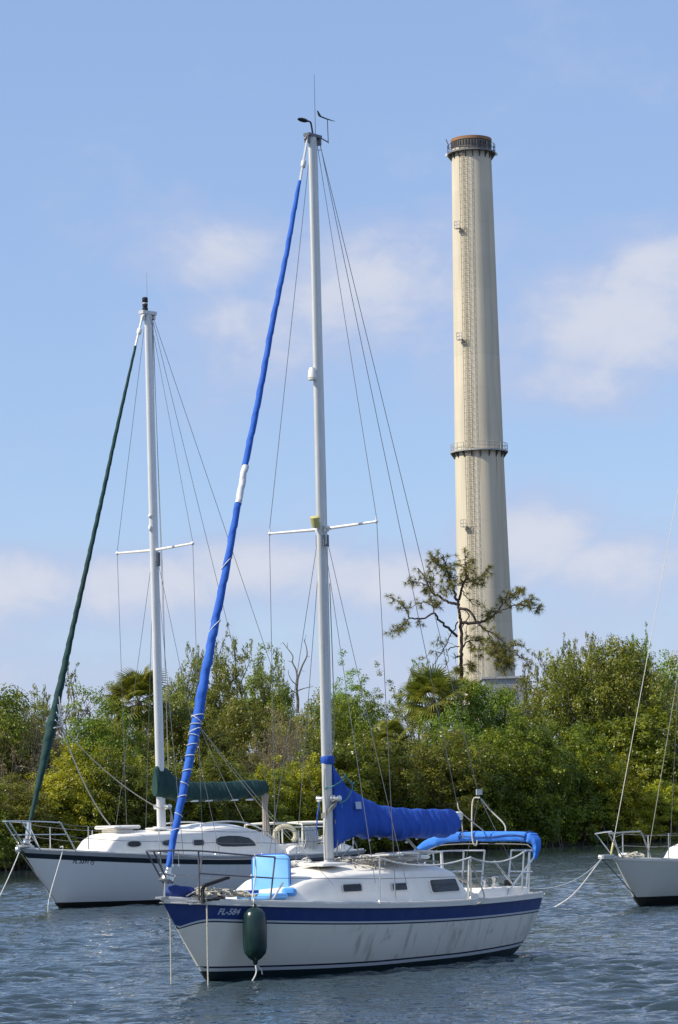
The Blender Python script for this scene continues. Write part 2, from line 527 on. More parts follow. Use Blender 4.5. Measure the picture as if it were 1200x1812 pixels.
# ------------------------------------------------------------------ hull shape
class Hull:
    def __init__(s, Lb, zb, wl, Ls, zst, ls, Bm, Bst, x0, depth, zlow, xlow, full=2.1, rise=0.5):
        s.Lb, s.zb, s.wl, s.Ls, s.zst, s.ls, s.Bm, s.Bst, s.x0, s.depth, s.zlow, s.xlow, s.full, s.rise = Lb, zb, wl, Ls, zst, ls, Bm, Bst, x0, depth, zlow, xlow, full, rise
        s.p = math.log(depth / (depth + rise)) / math.log(ls / Ls)

    def zs(s, x):
        if x > s.xlow:
            return s.zlow + (s.zb - s.zlow) * ((x - s.xlow) / (s.Lb - s.xlow)) ** 2
        return s.zlow + (s.zst - s.zlow) * ((s.xlow - x) / (s.xlow + s.Ls)) ** 2

    def zk(s, x):
        if x > s.wl:
            t = (x - s.wl) / (s.Lb - s.wl)
            return s.zb * (t * 0.94 + 0.06 * t * t)
        if x > 0:
            return -s.depth * (1 - (x / s.wl) ** 2)
        return -s.depth + (s.depth + s.rise) * (abs(x) / s.Ls) ** s.p

    def B(s, x):
        if x > s.x0:
            q = (x - s.x0) / (s.Lb - s.x0)
            return s.Bm * max(0.0, 1 - q ** s.full) ** 0.92
        q = (s.x0 - x) / (s.x0 + s.Ls)
        return s.Bm + (s.Bst - s.Bm) * q ** 2

    def y(s, x, z):
        zk, zs = s.zk(x), s.zs(x)
        u = min(1.0, max(0.0, (z - zk) / max(1e-4, zs - zk)))
        q = min(1, max(0, (x - s.x0) / (s.Lb - s.x0)))
        a = 0.30 + 0.45 * q ** 1.3
        if x < s.x0:
            a = 0.30 - 0.04 * ((s.x0 - x) / (s.x0 + s.Ls)) ** 2
        return s.B(x) * u ** a

    def stations(s, n=96):
        xs = [s.Lb - 0.002 - (s.Lb + s.Ls - 0.002) * (i / n) ** 1.4 for i in range(n + 1)]
        return xs

    def strip(s, ztop, zbot, nz=3, off=0.0, x1=None, cap=True):
        mb = MB()
        xs = [x for x in s.stations() if x1 is None or x <= x1]
        for sg in (1, -1):
            rows = []
            for x in xs:
                row = []
                for k in range(nz + 1):
                    z = ztop(x) + (zbot(x) - ztop(x)) * k / nz
                    z = max(z, s.zk(x))
                    row.append((x, sg * (s.y(x, z) + off), z))
                rows.append(row)
            mb.rings(rows, caps=False, closed=False)
        if cap:
            x = xs[-1]
            ring = []
            for k in range(nz + 1):
                z = max(ztop(x) + (zbot(x) - ztop(x)) * k / nz, s.zk(x))
                ring.append([(x - off, s.y(x, z) + off, z), (x - off, -s.y(x, z) - off, z)])
            mb.rings(ring, caps=False, closed=False)
        return mb

    def deck(s, inset=0.0, dz=0.0, camber=0.05):
        mb = MB()
        rows = []
        for x in s.stations():
            b = max(0.0, s.B(x) - inset)
            rows.append([(x, b * t, s.zs(x) + dz + camber * (1 - t * t) * min(1, b)) for t in (-1, -0.6, -0.2, 0.2, 0.6, 1)])
        return mb.rings(rows, caps=False, closed=False)

    def edge(s, x, side=1, inset=0.03, dz=0.0):
        return Vector((x, side * (s.B(x) - inset), s.zs(x) + dz))

    def rail(s, r=0.02, dz=0.02, inset=0.02, n=6, xa=None, xb=None):
        mb = MB()
        xs = [x for x in s.stations() if (xa is None or x <= xa) and (xb is None or x >= xb)]
        for sg in (1, -1):
            mb.tube([(x, sg * max(0, s.B(x) - inset), s.zs(x) + dz) for x in xs], r, n)
        return mb


def text_on_hull(body, h, x0, z0, size, shear, m, parent, name, width=1.0, slope=0.0):
    cu = D.curves.new('lettering', 'FONT')
    cu.body = body
    cu.size = size
    cu.shear = shear
    cu.offset = size * 0.022
    to = D.objects.new('lettering', cu)
    COL.objects.link(to)
    me = D.meshes.new_from_object(to.evaluated_get(bpy.context.evaluated_depsgraph_get()))
    D.objects.remove(to)
    vs = []
    for v in me.vertices:
        x, z = x0 - v.co.x * width, z0 + v.co.y - slope * v.co.x
        vs.append((x, h.y(x, z) + 0.006, z))
    mb = MB()
    mb.add(vs, [tuple(p.vertices) for p in me.polygons])
    D.meshes.remove(me)
    return mb.build(name, m, parent)


def rounded(x0, x1, z0, z1, r, n=4, skew=0.0):
    pts = []
    for cx, cz, a0 in ((x1 - r, z1 - r, 0), (x0 + r, z1 - r, 90), (x0 + r, z0 + r, 180), (x1 - r, z0 + r, 270)):
        for k in range(n + 1):
            a = R(a0 + 90 * k / n)
            x, z = cx + r * math.cos(a), cz + r * math.sin(a)
            pts.append((x + skew * (z - z0), z))
    return pts


def side_window(poly, yf, parent, name='cabin_window', fw=0.025, mf=None, mg=None, side=1, scale_c=None):
    """a framed pane let into a cabin side; poly in (x, z), yf gives the side's y"""
    cx = sum(p[0] for p in poly) / len(poly)
    cz = sum(p[1] for p in poly) / len(poly)
    out = []
    for x, z in poly:
        dx, dz = x - cx, z - cz
        l = math.hypot(dx, dz)
        out.append((x + dx / l * fw, z + dz / l * fw))
    mb = MB()
    n = len(poly)
    rings = []
    for pp, o in ((out, -0.01), (out, 0.026), (poly, 0.026), (poly, 0.008)):
        rings.append([(x, side * (yf(x, z) + o), z) for x, z in pp])
    mb.rings(rings, caps=False)
    fr = mb.build(name, mf or M_FRAME, parent)
    g = MB()
    g.add([(x, side * (yf(x, z) + 0.016), z) for x, z in poly], [tuple(range(n))])
    g.build('pane', mg or M_GLASS, fr)
    return fr


def winch(parent, c, s=1.0, name='winch', m=None):
    mb = MB()
    mb.lathe([(0.055 * s, 0), (0.055 * s, 0.03 * s), (0.036 * s, 0.05 * s), (0.034 * s, 0.10 * s), (0.05 * s, 0.125 * s), (0.05 * s, 0.14 * s), (0.02 * s, 0.15 * s)], c, 14)
    return mb.build(name, m or M_STEEL, parent, True)


def oval(z, a, b, n=16, cx=0.0, cy=0.0):
    return [(cx + a * math.cos(2 * math.pi * k / n), cy + b * math.sin(2 * math.pi * k / n), z) for k in range(n)]


def furl(p0, p1, prof, seed, turns, n=18, m=140, amp=0.12):
    """a sail rolled round its stay: a spiral-ridged, slightly uneven roll; prof gives (t, radius)"""
    rnd = random.Random(seed)
    p0, p1 = Vector(p0), Vector(p1)
    ax = (p1 - p0)
    tg = ax.normalized()
    a = tg.orthogonal().normalized()
    b = tg.cross(a)
    ph = [rnd.uniform(0, 6.28) for _ in range(6)]
    rings = []
    for i in range(m + 1):
        t = i / m
        r = lerpf(t, [q[0] for q in prof], [q[1] for q in prof])
        c = p0 + ax * t + a * (0.006 * math.sin(9 * t + ph[0])) + b * (0.006 * math.sin(13 * t + ph[1]))
        ring = []
        for k in range(n):
            an = 2 * math.pi * k / n
            w = (an / (2 * math.pi) - turns * t + 0.06 * math.sin(40 * t + ph[2])) % 1.0
            rr = r * (1 + amp * (w - 0.5) * 2 + 0.03 * math.sin(70 * t + 2 * an + ph[3]) + 0.025 * math.sin(31 * t - an + ph[4]))
            ring.append(c + a * rr * math.cos(an) + b * rr * math.sin(an))
        rings.append(ring)
    return MB().rings(rings)


def furl_piece(p0, p1, prof, seed, turns, ta, tb, m=60, amp=0.11):
    q0, q1 = Vector(p0).lerp(Vector(p1), ta), Vector(p0).lerp(Vector(p1), tb)
    pr = [((t - ta) / (tb - ta), r) for t, r in prof]
    return furl(q0, q1, pr, seed, turns * (tb - ta), m=m, amp=amp)


def cover(stn, seed, thick=1.0, n=26, waves=0.02):
    """a sail cover: stations (x, z top, z bottom, half width); teardrop sections with creases"""
    rnd = random.Random(seed)
    ph = [rnd.uniform(0, 6.28) for _ in range(6)]
    xs = np.linspace(stn[0][0], stn[-1][0], 110)
    X = [s[0] for s in stn][::-1] if stn[0][0] > stn[-1][0] else [s[0] for s in stn]
    S = stn[::-1] if stn[0][0] > stn[-1][0] else stn
    rings = []
    for x in xs:
        zt, zb, w = (lerpf(x, X, [s[i] for s in S]) for i in (1, 2, 3))
        ring = []
        for k in range(n):
            a = 2 * math.pi * k / n
            c, s_ = math.cos(a), math.sin(a)
            zz = (zt + zb) / 2 + (zt - zb) / 2 * s_
            u = (1 + s_) / 2
            ww = w * abs(c) ** 0.7 * (1.15 - 0.75 * u ** 1.6)
            cr = waves * (0.7 * math.sin(9 * x + 2.2 * zz + ph[0]) + 0.8 * abs(math.sin(13 * x - 2.5 * zz + ph[1])) ** 3 + 0.7 * abs(math.sin(21 * x + 3.5 * zz + ph[2])) ** 4 - 0.5)
            yy = math.copysign(max(0.0, ww + cr * min(1, abs(c) * 2)), c)
            zo = 0.016 * math.sin(15 * x + ph[3]) * (1 if s_ < 0 else 0.5)
            ring.append((x, yy, zz + zo))
        rings.append(ring)
    return MB().rings(rings)


def boat_frame(X, Y, th):
    return Matrix.Translation((X, Y, 0)) @ Matrix.Rotation(th + math.pi, 4, 'Z')


def wires(parent, pts, r, name='shroud', m=None):
    return MB().tube(pts, r, 5).build(name, m or M_WIRE, parent)


# ================================================================== WATER AND GROUND
BANK0, BANK1 = Vector((-15.0, 113.0)), Vector((13.0, 142.0))
BE = (BANK1 - BANK0).normalized()
BN = Vector((-BE.y, BE.x))                # points away from the water


def water():
    rng = np.random.default_rng(7)
    ys = [-60.0, -20, 0, 8, 14]
    y = 18.0
    while y < 165:
        ys.append(y)
        y *= 1.0021
    ys += [180, 220, 300, 420, 600]
    ys = np.array(ys)
    tf = np.linspace(-1, 1, 420)
    ts = np.concatenate([[-14, -8, -5, -3.2, -2.3, -1.7, -1.3], tf, [1.3, 1.7, 2.3, 3.2, 5, 8, 14]])
    wd = np.maximum(5.0, 0.165 * np.abs(ys))
    X = ts[None, :] * wd[:, None]
    Yg = np.repeat(ys[:, None], len(ts), 1)
    Z = np.zeros_like(X)
    nw = 54
    lam = np.exp(rng.uniform(np.log(0.26), np.log(0.90), nw))
    th = rng.normal(math.pi / 2 + 0.10, 0.45, nw)
    amp = 0.0235 * lam ** 0.95 / 3.0
    dist = np.sqrt(X ** 2 + Yg ** 2)
    for l, a, am in zip(lam, th, amp):
        k = 2 * math.pi / l
        damp = np.clip((l / (dist * 0.0036 + 1e-3) - 1.0) / 2.0, 0, 1)
        phs = k * (X * math.cos(a) + Yg * math.sin(a)) + rng.uniform(0, 6.28)
        s = np.sin(phs + 0.25 * np.sin(phs))
        Z += am * s * damp
    # gusts: ripples swell and fade over a few metres, calmer close under the trees
    g = np.zeros_like(X)
    for _ in range(10):
        a, l = rng.uniform(0, 6.28), rng.uniform(4, 16)
        g += np.sin(2 * math.pi / l * (X * math.cos(a) + 0.7 * Yg * math.sin(a)) + rng.uniform(0, 6.28))
    gust = 0.88 + 0.17 * g
    bd = (X - BANK0.x) * BN.x + (Yg - BANK0.y) * BN.y
    calm = np.clip((-bd - 9) / 9, 0.035, 1)
    Z *= np.clip(gust, 0.3, 1.6) * calm
    edge = np.clip((165 - Yg) / 30, 0, 1) * (np.abs(ts)[None, :] <= 1.0)
    Z *= edge
    nr, nc = X.shape
    co = np.stack([X, Yg, Z], -1).reshape(-1, 3).astype(np.float32)
    i = np.arange(nr - 1)[:, None] * nc + np.arange(nc - 1)[None, :]
    f = np.stack([i, i + 1, i + nc + 1, i + nc], -1).reshape(-1, 4)
    me = D.meshes.new('water')
    me.vertices.add(len(co))
    me.vertices.foreach_set('co', co.ravel())
    me.loops.add(f.size)
    me.loops.foreach_set('vertex_index', f.ravel().astype(np.int32))
    me.polygons.add(len(f))
    me.polygons.foreach_set('loop_start', np.arange(0, f.size, 4, dtype=np.int32))
    me.polygons.foreach_set('use_smooth', np.ones(len(f), bool))
    me.update(calc_edges=True)
    o = D.objects.new('water', me)
    COL.objects.link(o)
    o['kind'] = 'structure'
    m = D.materials.new('river_water')
    m.use_nodes = True
    t = m.node_tree
    p = t.nodes['Principled BSDF']
    p.inputs['Base Color'].default_value = (0.028, 0.046, 0.056, 1)
    p.inputs['Roughness'].default_value = 0.03
    p.inputs['IOR'].default_value = 1.333
    geo = N(t, 'ShaderNodeNewGeometry')
    mp = N(t, 'ShaderNodeMapping')
    mp.inputs['Scale'].default_value = (1.0, 1.5, 1.0)
    t.links.new(geo.outputs['Position'], mp.inputs[0])
    n1 = N(t, 'ShaderNodeTexNoise', i_Scale=3.2, i_Detail=2.5, i_Roughness=0.55, i_Distortion=0.4)
    t.links.new(mp.outputs[0], n1.inputs['Vector'])
    # calmer in the lee of the mangroves
    dt = N(t, 'ShaderNodeVectorMath', operation='DOT_PRODUCT')
    dt.inputs[1].default_value = (BN.x, BN.y, 0)
    t.links.new(geo.outputs['Position'], dt.inputs[0])
    lee = N(t, 'ShaderNodeMapRange', i_From_Min=BANK0.dot(BN) - 16, i_From_Max=BANK0.dot(BN) - 9, i_To_Min=0.5, i_To_Max=0.02)
    t.links.new(dt.outputs['Value'], lee.inputs[0])
    bp = N(t, 'ShaderNodeBump', i_Distance=0.10)
    t.links.new(lee.outputs[0], bp.inputs['Strength'])
    t.links.new(n1.outputs[0], bp.inputs['Height'])
    t.links.new(bp.outputs[0], p.inputs['Normal'])
    me.materials.append(m)


def bank_h(t):
    return lerpf(t, [-6, -1.5, 0, 1.5, 6, 14, 30, 60], [-1.2, -0.5, 0.0, 0.22, 0.6, 1.6, 2.6, 3.0])


def bank():
    rnd = random.Random(3)
    rows = []
    for t in [-6, -3, -1.5, -0.6, 0, 0.5, 1, 2, 3.5, 5, 7, 10, 14, 19, 25, 32, 40, 55, 80, 120, 200, 400, 900, 2500]:
        row = []
        for i in range(121):
            s = -900 + 1800 * (0.5 + 0.5 * math.copysign(abs(i / 60 - 1) ** 2.2, i / 60 - 1))
            wob = 0.7 * math.sin(s * 0.41) + 0.5 * math.sin(s * 0.93 + 1) if t < 20 else 0
            q = BANK0 + BE * s + BN * (t + wob)
            z = bank_h(t) + (rnd.uniform(-0.12, 0.12) if 1 < t < 100 else 0)
            row.append((q.x, q.y, z))
        rows.append(row)
    m = mat('leaf_litter_soil', (0.055, 0.042, 0.026), 0.95, var=0.8, vscale=0.8, col2=(0.035, 0.045, 0.016), bump=0.8, bscale=4)
    o = MB().rings(rows, caps=False, closed=False).build('bank', m, None, True)
    o['kind'] = 'structure'


water()
bank()


# ================================================================== CHIMNEY
def chimney():
    Y = 346.0
    top = at(833.5, 247, Y)
    mid = at(848, 800, Y)
    base = at(862, 1215, Y)
    gz = 3.0
    ax = Vector((base.x, Y, gz))
    Ht = top.z - gz
    # a little of the lean is real: the axis follows the photograph's three heights
    def cx(z):
        return lerpf(z, [gz, base.z, mid.z, top.z], [base.x, base.x, mid.x, top.x]) - ax.x
    px = Y / FPX

    def rad(z):
        return lerpf(z, [gz, at(0, 1000, Y).z, mid.z, at(0, 290, Y).z, top.z], [54 * px, 46.2 * px, 43.5 * px, 35.8 * px, 35.4 * px])
    t = thing('chimney', 'tall tapering concrete power station chimney standing behind the trees', 'chimney', origin=tuple(ax), frame=Matrix.Identity(4))
    OFFS.pop(t.name, None)
    m = D.materials.new('weathered_concrete')
    m.use_nodes = True
    n = m.node_tree
    p = n.nodes['Principled BSDF']
    p.inputs['Roughness'].default_value = 0.9
    tc = N(n, 'ShaderNodeTexCoord')
    sep = N(n, 'ShaderNodeSeparateXYZ')
    n.links.new(tc.outputs['Object'], sep.inputs[0])
    mp = N(n, 'ShaderNodeMapping')
    mp.inputs['Scale'].default_value = (0.9, 0.9, 0.05)
    n.links.new(tc.outputs['Object'], mp.inputs[0])
    nz = N(n, 'ShaderNodeTexNoise', i_Scale=1.3, i_Detail=7.0, i_Roughness=0.62)
    n.links.new(mp.outputs[0], nz.inputs['Vector'])
    # every lift of the slip-formed shell has its own tone and a fine joint line
    lift = math_node(n, 'DIVIDE', sep.outputs[2], 4.6)
    wn = N(n, 'ShaderNodeTexWhiteNoise', noise_dimensions='1D')
    n.links.new(math_node(n, 'FLOOR', lift), wn.inputs['W'])
    jt = math_node(n, 'LESS_THAN', math_node(n, 'FRACT', lift), 0.035)
    f = math_node(n, 'ADD', math_node(n, 'MULTIPLY', nz.outputs[0], 0.9), math_node(n, 'MULTIPLY', wn.outputs[0], 0.12))
    f = math_node(n, 'ADD', f, math_node(n, 'MULTIPLY', jt, 0.05))
    cr = N(n, 'ShaderNodeValToRGB')
    cr.color_ramp.elements[0].position = 0.36
    cr.color_ramp.elements[0].color = (0.63, 0.56, 0.425, 1)
    cr.color_ramp.elements[1].position = 0.86
    cr.color_ramp.elements[1].color = (0.43, 0.385, 0.295, 1)
    n.links.new(f, cr.inputs[0])
    # soot round the mouth, rust runs under the middle gallery
    soot = N(n, 'ShaderNodeMapRange', interpolation_type='SMOOTHSTEP', i_From_Min=Ht - 9, i_From_Max=Ht - 1, i_To_Min=0.0, i_To_Max=0.55)
    n.links.new(sep.outputs[2], soot.inputs[0])
    mzz = mid.z - gz
    below = N(n, 'ShaderNodeMapRange', i_From_Min=mzz - 9, i_From_Max=mzz, i_To_Min=0.0, i_To_Max=1.0)
    n.links.new(sep.outputs[2], below.inputs[0])
    under = math_node(n, 'MULTIPLY', below.outputs[0], math_node(n, 'LESS_THAN', sep.outputs[2], mzz))
    mp3 = N(n, 'ShaderNodeMapping')
    mp3.inputs['Scale'].default_value = (1.3, 1.3, 0.03)
    n.links.new(tc.outputs['Object'], mp3.inputs[0])
    nz3 = N(n, 'ShaderNodeTexNoise', i_Scale=1.6, i_Detail=4.0)
    n.links.new(mp3.outputs[0], nz3.inputs['Vector'])
    runs = N(n, 'ShaderNodeMapRange', interpolation_type='SMOOTHSTEP', i_From_Min=0.56, i_From_Max=0.68)
    n.links.new(nz3.outputs[0], runs.inputs[0])
    m1 = N(n, 'ShaderNodeMix', data_type='RGBA')
    m1.inputs[7].default_value = (0.27, 0.15, 0.07, 1)
    n.links.new(math_node(n, 'MULTIPLY', math_node(n, 'MULTIPLY', under, runs.outputs[0]), 0.8), m1.inputs[0])
    n.links.new(cr.outputs[0], m1.inputs[6])
    m2 = N(n, 'ShaderNodeMix', data_type='RGBA')
    m2.inputs[7].default_value = (0.20, 0.18, 0.15, 1)
    n.links.new(math_node(n, 'MULTIPLY', soot.outputs[0], math_node(n, 'ADD', runs.outputs[0], 0.25)), m2.inputs[0])
    n.links.new(m1.outputs[2], m2.inputs[6])
    n.links.new(m2.outputs[2], p.inputs['Base Color'])
    mb = MB()
    nseg = 56
    rings = []
    zz = list(np.linspace(0, Ht - 1.2, 24))
    for z in zz:
        r = rad(z + gz)
        rings.append([(cx(z + gz) + r * math.cos(2 * math.pi * k / nseg), r * math.sin(2 * math.pi * k / nseg), z) for k in range(nseg)])
    mb.rings(rings)
    mb.build('shaft', m, t, True)
    M_GAL = mat('galvanised_steel', (0.42, 0.41, 0.38), 0.6, metal=0.1, var=0.5, vscale=1.5)
    M_DK = mat('dark_steel', (0.09, 0.085, 0.08), 0.6, var=0.5, vscale=1.5)
    M_RU = mat('rust_red_band', (0.31, 0.165, 0.085), 0.8, var=0.6, vscale=1.2)
    # rim of the flue with its rusty band
    zt, rt = Ht - 1.2, rad(top.z)
    c = Vector((cx(top.z), 0, 0))
    MB().lathe([(rt - 0.05, zt - 0.86), (rt + 0.03, zt - 0.82), (rt + 0.02, zt + 0.72), (rt - 0.5, zt + 0.72)], c, nseg).build('dark_collar', M_DK, t, True)
    MB().lathe([(rt - 0.45, zt + 0.70), (rt + 0.14, zt + 0.70), (rt + 0.16, zt + 1.12), (rt - 0.05, zt + 1.16), (rt - 0.5, zt + 1.1)], c, nseg).build('rust_band', M_RU, t, True)

    def gallery(z, name, rail_m, n_post, wide=0.62, hr=1.0, fm=None):
        r = rad(z + gz)
        cc = Vector((cx(z + gz), 0, 0))
        g = MB().lathe([(r - 0.03, z - 0.16), (r + wide, z - 0.16), (r + wide, z + 0.06), (r - 0.03, z + 0.06)], cc, nseg).build(name, fm or M_GAL, t)
        rb = MB()
        rr = r + wide - 0.06
        for h in (hr, hr * 0.52):
            rb.tube([cc + Vector((rr * math.cos(2 * math.pi * k / 48), rr * math.sin(2 * math.pi * k / 48), z + h)) for k in range(48)], 0.035, 5, closed=True)
        for k in range(n_post):
            a = 2 * math.pi * (k + 0.3) / n_post
            q = cc + Vector((rr * math.cos(a), rr * math.sin(a), z))
            rb.tube([q, q + Vector((0, 0, hr))], 0.045, 4)
        rb.build('railing', rail_m, g)
        br = None
        for k in range(18):
            a = 2 * math.pi * (k + 0.5) / 18
            if br is None:
                b = MB().extrude([(r - 0.05, -0.05, z - 0.17), (r + wide - 0.03, -0.05, z - 0.17), (r - 0.02, -0.05, z - 1.05)], (0, 0.1, 0))
                br = b.mesh('bracket')
                br.materials.append(M_DK)
            o = D.objects.new('bracket', br)
            COL.objects.link(o)
            o.parent = g
            o.matrix_local = Matrix.Translation(cc) @ Matrix.Rotation(a, 4, 'Z')
    gallery(zt - 0.85, 'top_gallery', M_DK, 26, 0.62, 1.15, mat('grey_painted_steel', (0.17, 0.17, 0.165), 0.6, var=0.5, vscale=1.5))
    gallery(mid.z - gz, 'middle_gallery', M_GAL, 22, 0.62, 1.0)
    # dark fittings on the crown: vents, lamps, a leaning mast
    for k in range(22):
        a = math.pi + (k + 0.5) * math.pi / 22
        q = c + Vector(((rt + 0.06) * math.cos(a), (rt + 0.06) * math.sin(a), zt + 0.28))
        MB().box(q, (0.22, 0.14, 0.62), Matrix.Rotation(a + math.pi / 2, 3, 'Z')).build('clamp', M_DK, t)
    for a in (R(182), R(356)):
        q = c + Vector(((rt + 0.7) * math.cos(a), (rt + 0.7) * math.sin(a), zt - 1.0))
        MB().lathe([(0.02, -0.2), (0.22, -0.18), (0.24, 0.1), (0.02, 0.28)], q, 10).build('beacon', mat('pale_lamp', (0.7, 0.7, 0.7), 0.3), t, True)
    q = c + Vector((-(rt + 0.45), -0.2, zt - 0.1))
    MB().tube([q, q + Vector((-0.05, 0, 0.7)), q + Vector((-0.32, 0, 1.35))], 0.07, 5).build('davit', M_DK, t)
    # caged ladder, a little left of the middle
    la = MB()
    def lad(z, off, out):
        r = rad(z + gz)
        a = -math.pi / 2 - 0.46
        e = Vector((math.cos(a), math.sin(a), 0))
        s = Vector((-e.y, e.x, 0))
        return Vector((cx(z + gz), 0, z)) + e * (r + out) + s * off
    zs_ = [z for z in np.arange(2, Ht - 1.6, 3.0)] + [Ht - 1.7]
    for off in (-0.27, 0.27):
        la.tube([lad(z, off, 0.22) for z in zs_], 0.032, 4)
    for off, out in ((-0.42, 0.55), (-0.2, 0.92), (0.2, 0.92), (0.42, 0.55)):
        la.tube([lad(z, off, out) for z in zs_], 0.02, 3)
    z = 2.2
    while z < Ht - 1.9:
        la.tube([lad(z, o, u) for o, u in ((-0.27, 0.22), (-0.44, 0.55), (-0.2, 0.94), (0.2, 0.94), (0.44, 0.55), (0.27, 0.22))], 0.022, 3)
        z += 0.95
    z = 2.0
    while z < Ht - 1.8:
        la.tube([lad(z, -0.27, 0.22), lad(z, 0.27, 0.22)], 0.025, 3)
        z += 0.34
    la.build('ladder', mat('rusty_grey_ladder', (0.33, 0.28, 0.20), 0.7, var=0.6, vscale=0.6), t)
    # rest platforms beside the ladder
    for py in (412, 608, 937):
        z = at(820, py, Y).z - gz
        pf = MB()
        corner = [lad(z, o, u) for o, u in ((-0.45, 0.05), (-0.45, 0.8), (-1.25, 0.75), (-1.25, 0.05))]
        pf.extrude(corner, (0, 0, 0.12))
        pl = pf.build('rest_platform', M_GAL, t)
        rb = MB()
        for h in (0.5, 1.0):
            rb.tube([lad(z, -0.45, 0.8) + Vector((0, 0, h)), lad(z, -1.25, 0.75) + Vector((0, 0, h)), lad(z, -1.25, 0.1) + Vector((0, 0, h))], 0.035, 4)
        for o, u in ((-0.45, 0.8), (-1.25, 0.75), (-0.85, 0.78)):
            rb.tube([lad(z, o, u), lad(z, o, u) + Vector((0, 0, 1.0))], 0.04, 4)
        rb.build('railing', M_GAL, pl)
        MB().extrude([lad(z, -0.5, 0.05), lad(z, -0.5, 0.8), lad(z - 0.45, -0.5, 0.02)], (lad(z, -0.6, 0.1) - lad(z, -0.5, 0.1))).build('bracket', M_GAL, pl)


chimney()


def plant_building():
    Y = 300.0
    a, b = at(852, 1205, Y), at(928, 1205, Y)
    t = thing('plant_building', 'low pale grey flat roofed building at the foot of the chimney', 'building', origin=((a.x + b.x) / 2, Y, 3.0), frame=Matrix.Identity(4))
    OFFS.pop(t.name, None)
    w, h = b.x - a.x, a.z - 3.0
    mw = mat('grey_corrugated_wall', (0.44, 0.45, 0.47), 0.7, var=0.4, vscale=1.0, vstretch=(4, 4, 0.2))
    mb = MB()
    prof = []
    n = 46
    for k in range(n):
        x = -w / 2 + w * k / n
        prof += [(x, -5.0), (x + w / n * 0.45, -5.0), (x + w / n * 0.5, -5.06), (x + w / n * 0.95, -5.06)]
    prof += [(w / 2, -5.0), (w / 2, 5.0), (-w / 2, 5.0)]
    mb.extrude([(x, y, 0) for x, y in prof], (0, 0, h))
    mb.build('wall', mw, t)
    MB().box((0, 0, h + 0.12), (w + 0.5, 10.6, 0.24)).build('roof', mat('grey_roof', (0.35, 0.36, 0.37), 0.7), t)


plant_building()


# ================================================================== VEGETATION
def leaves_mesh(name, centers, tints, per, spread, size, seed, aspect=0.5, up=0.35, out_from=None, flat=0.8):
    """many small leaf blades gathered in clumps; each clump carries its own tint"""
    rng = np.random.default_rng(seed)
    C = np.repeat(np.asarray(centers, float), per, 0)
    T = np.repeat(np.asarray(tints, float), per)
    S = np.repeat(np.asarray(spread, float), per)[:, None] if np.ndim(spread) else spread
    n = len(C)
    d = rng.normal(size=(n, 3))
    d /= np.linalg.norm(d, axis=1, keepdims=True)
    P = C + d * (rng.random((n, 1)) ** 0.5) * S * np.array([1, 1, flat])
    nr = rng.normal(size=(n, 3)) * 0.58 + np.array([0, 0, up])
    if out_from is not None:
        o = P - np.asarray(out_from)
        o /= np.linalg.norm(o, axis=1, keepdims=True) + 1e-6
        nr += o * 0.75
    oc = P - C
    oc /= np.linalg.norm(oc, axis=1, keepdims=True) + 1e-6
    nr += oc * 0.45
    nr /= np.linalg.norm(nr, axis=1, keepdims=True)
    r = rng.normal(size=(n, 3))
    t = np.cross(nr, r)
    t /= np.linalg.norm(t, axis=1, keepdims=True) + 1e-9
    b = np.cross(nr, t)
    l = size * rng.uniform(0.65, 1.3, (n, 1))
    w = l * aspect
    V = np.stack([P - t * l * 0.5, P + b * w * 0.5 - t * l * 0.05, P + t * l * 0.5, P - b * w * 0.5 - t * l * 0.05], 1).reshape(-1, 3)
    return quads(name, V, np.repeat(T, 4))


def quads(name, V, tint):
    n = len(V) // 4
    me = D.meshes.new(name)
    me.vertices.add(len(V))
    me.vertices.foreach_set('co', V.astype(np.float32).ravel())
    me.loops.add(len(V))
    me.loops.foreach_set('vertex_index', np.arange(len(V), dtype=np.int32))
    me.polygons.add(n)
    me.polygons.foreach_set('loop_start', np.arange(0, len(V), 4, dtype=np.int32))
    a = me.attributes.new('tint', 'FLOAT', 'POINT')
    a.data.foreach_set('value', tint.astype(np.float32))
    me.update(calc_edges=True)
    return me


def limb_mesh(name, limbs):
    mb = MB()
    for pts, r0, r1 in limbs:
        m = len(pts)
        mb.tube(pts, [r0 + (r1 - r0) * i / (m - 1) for i in range(m)], 5)
    return mb.mesh(name, True)


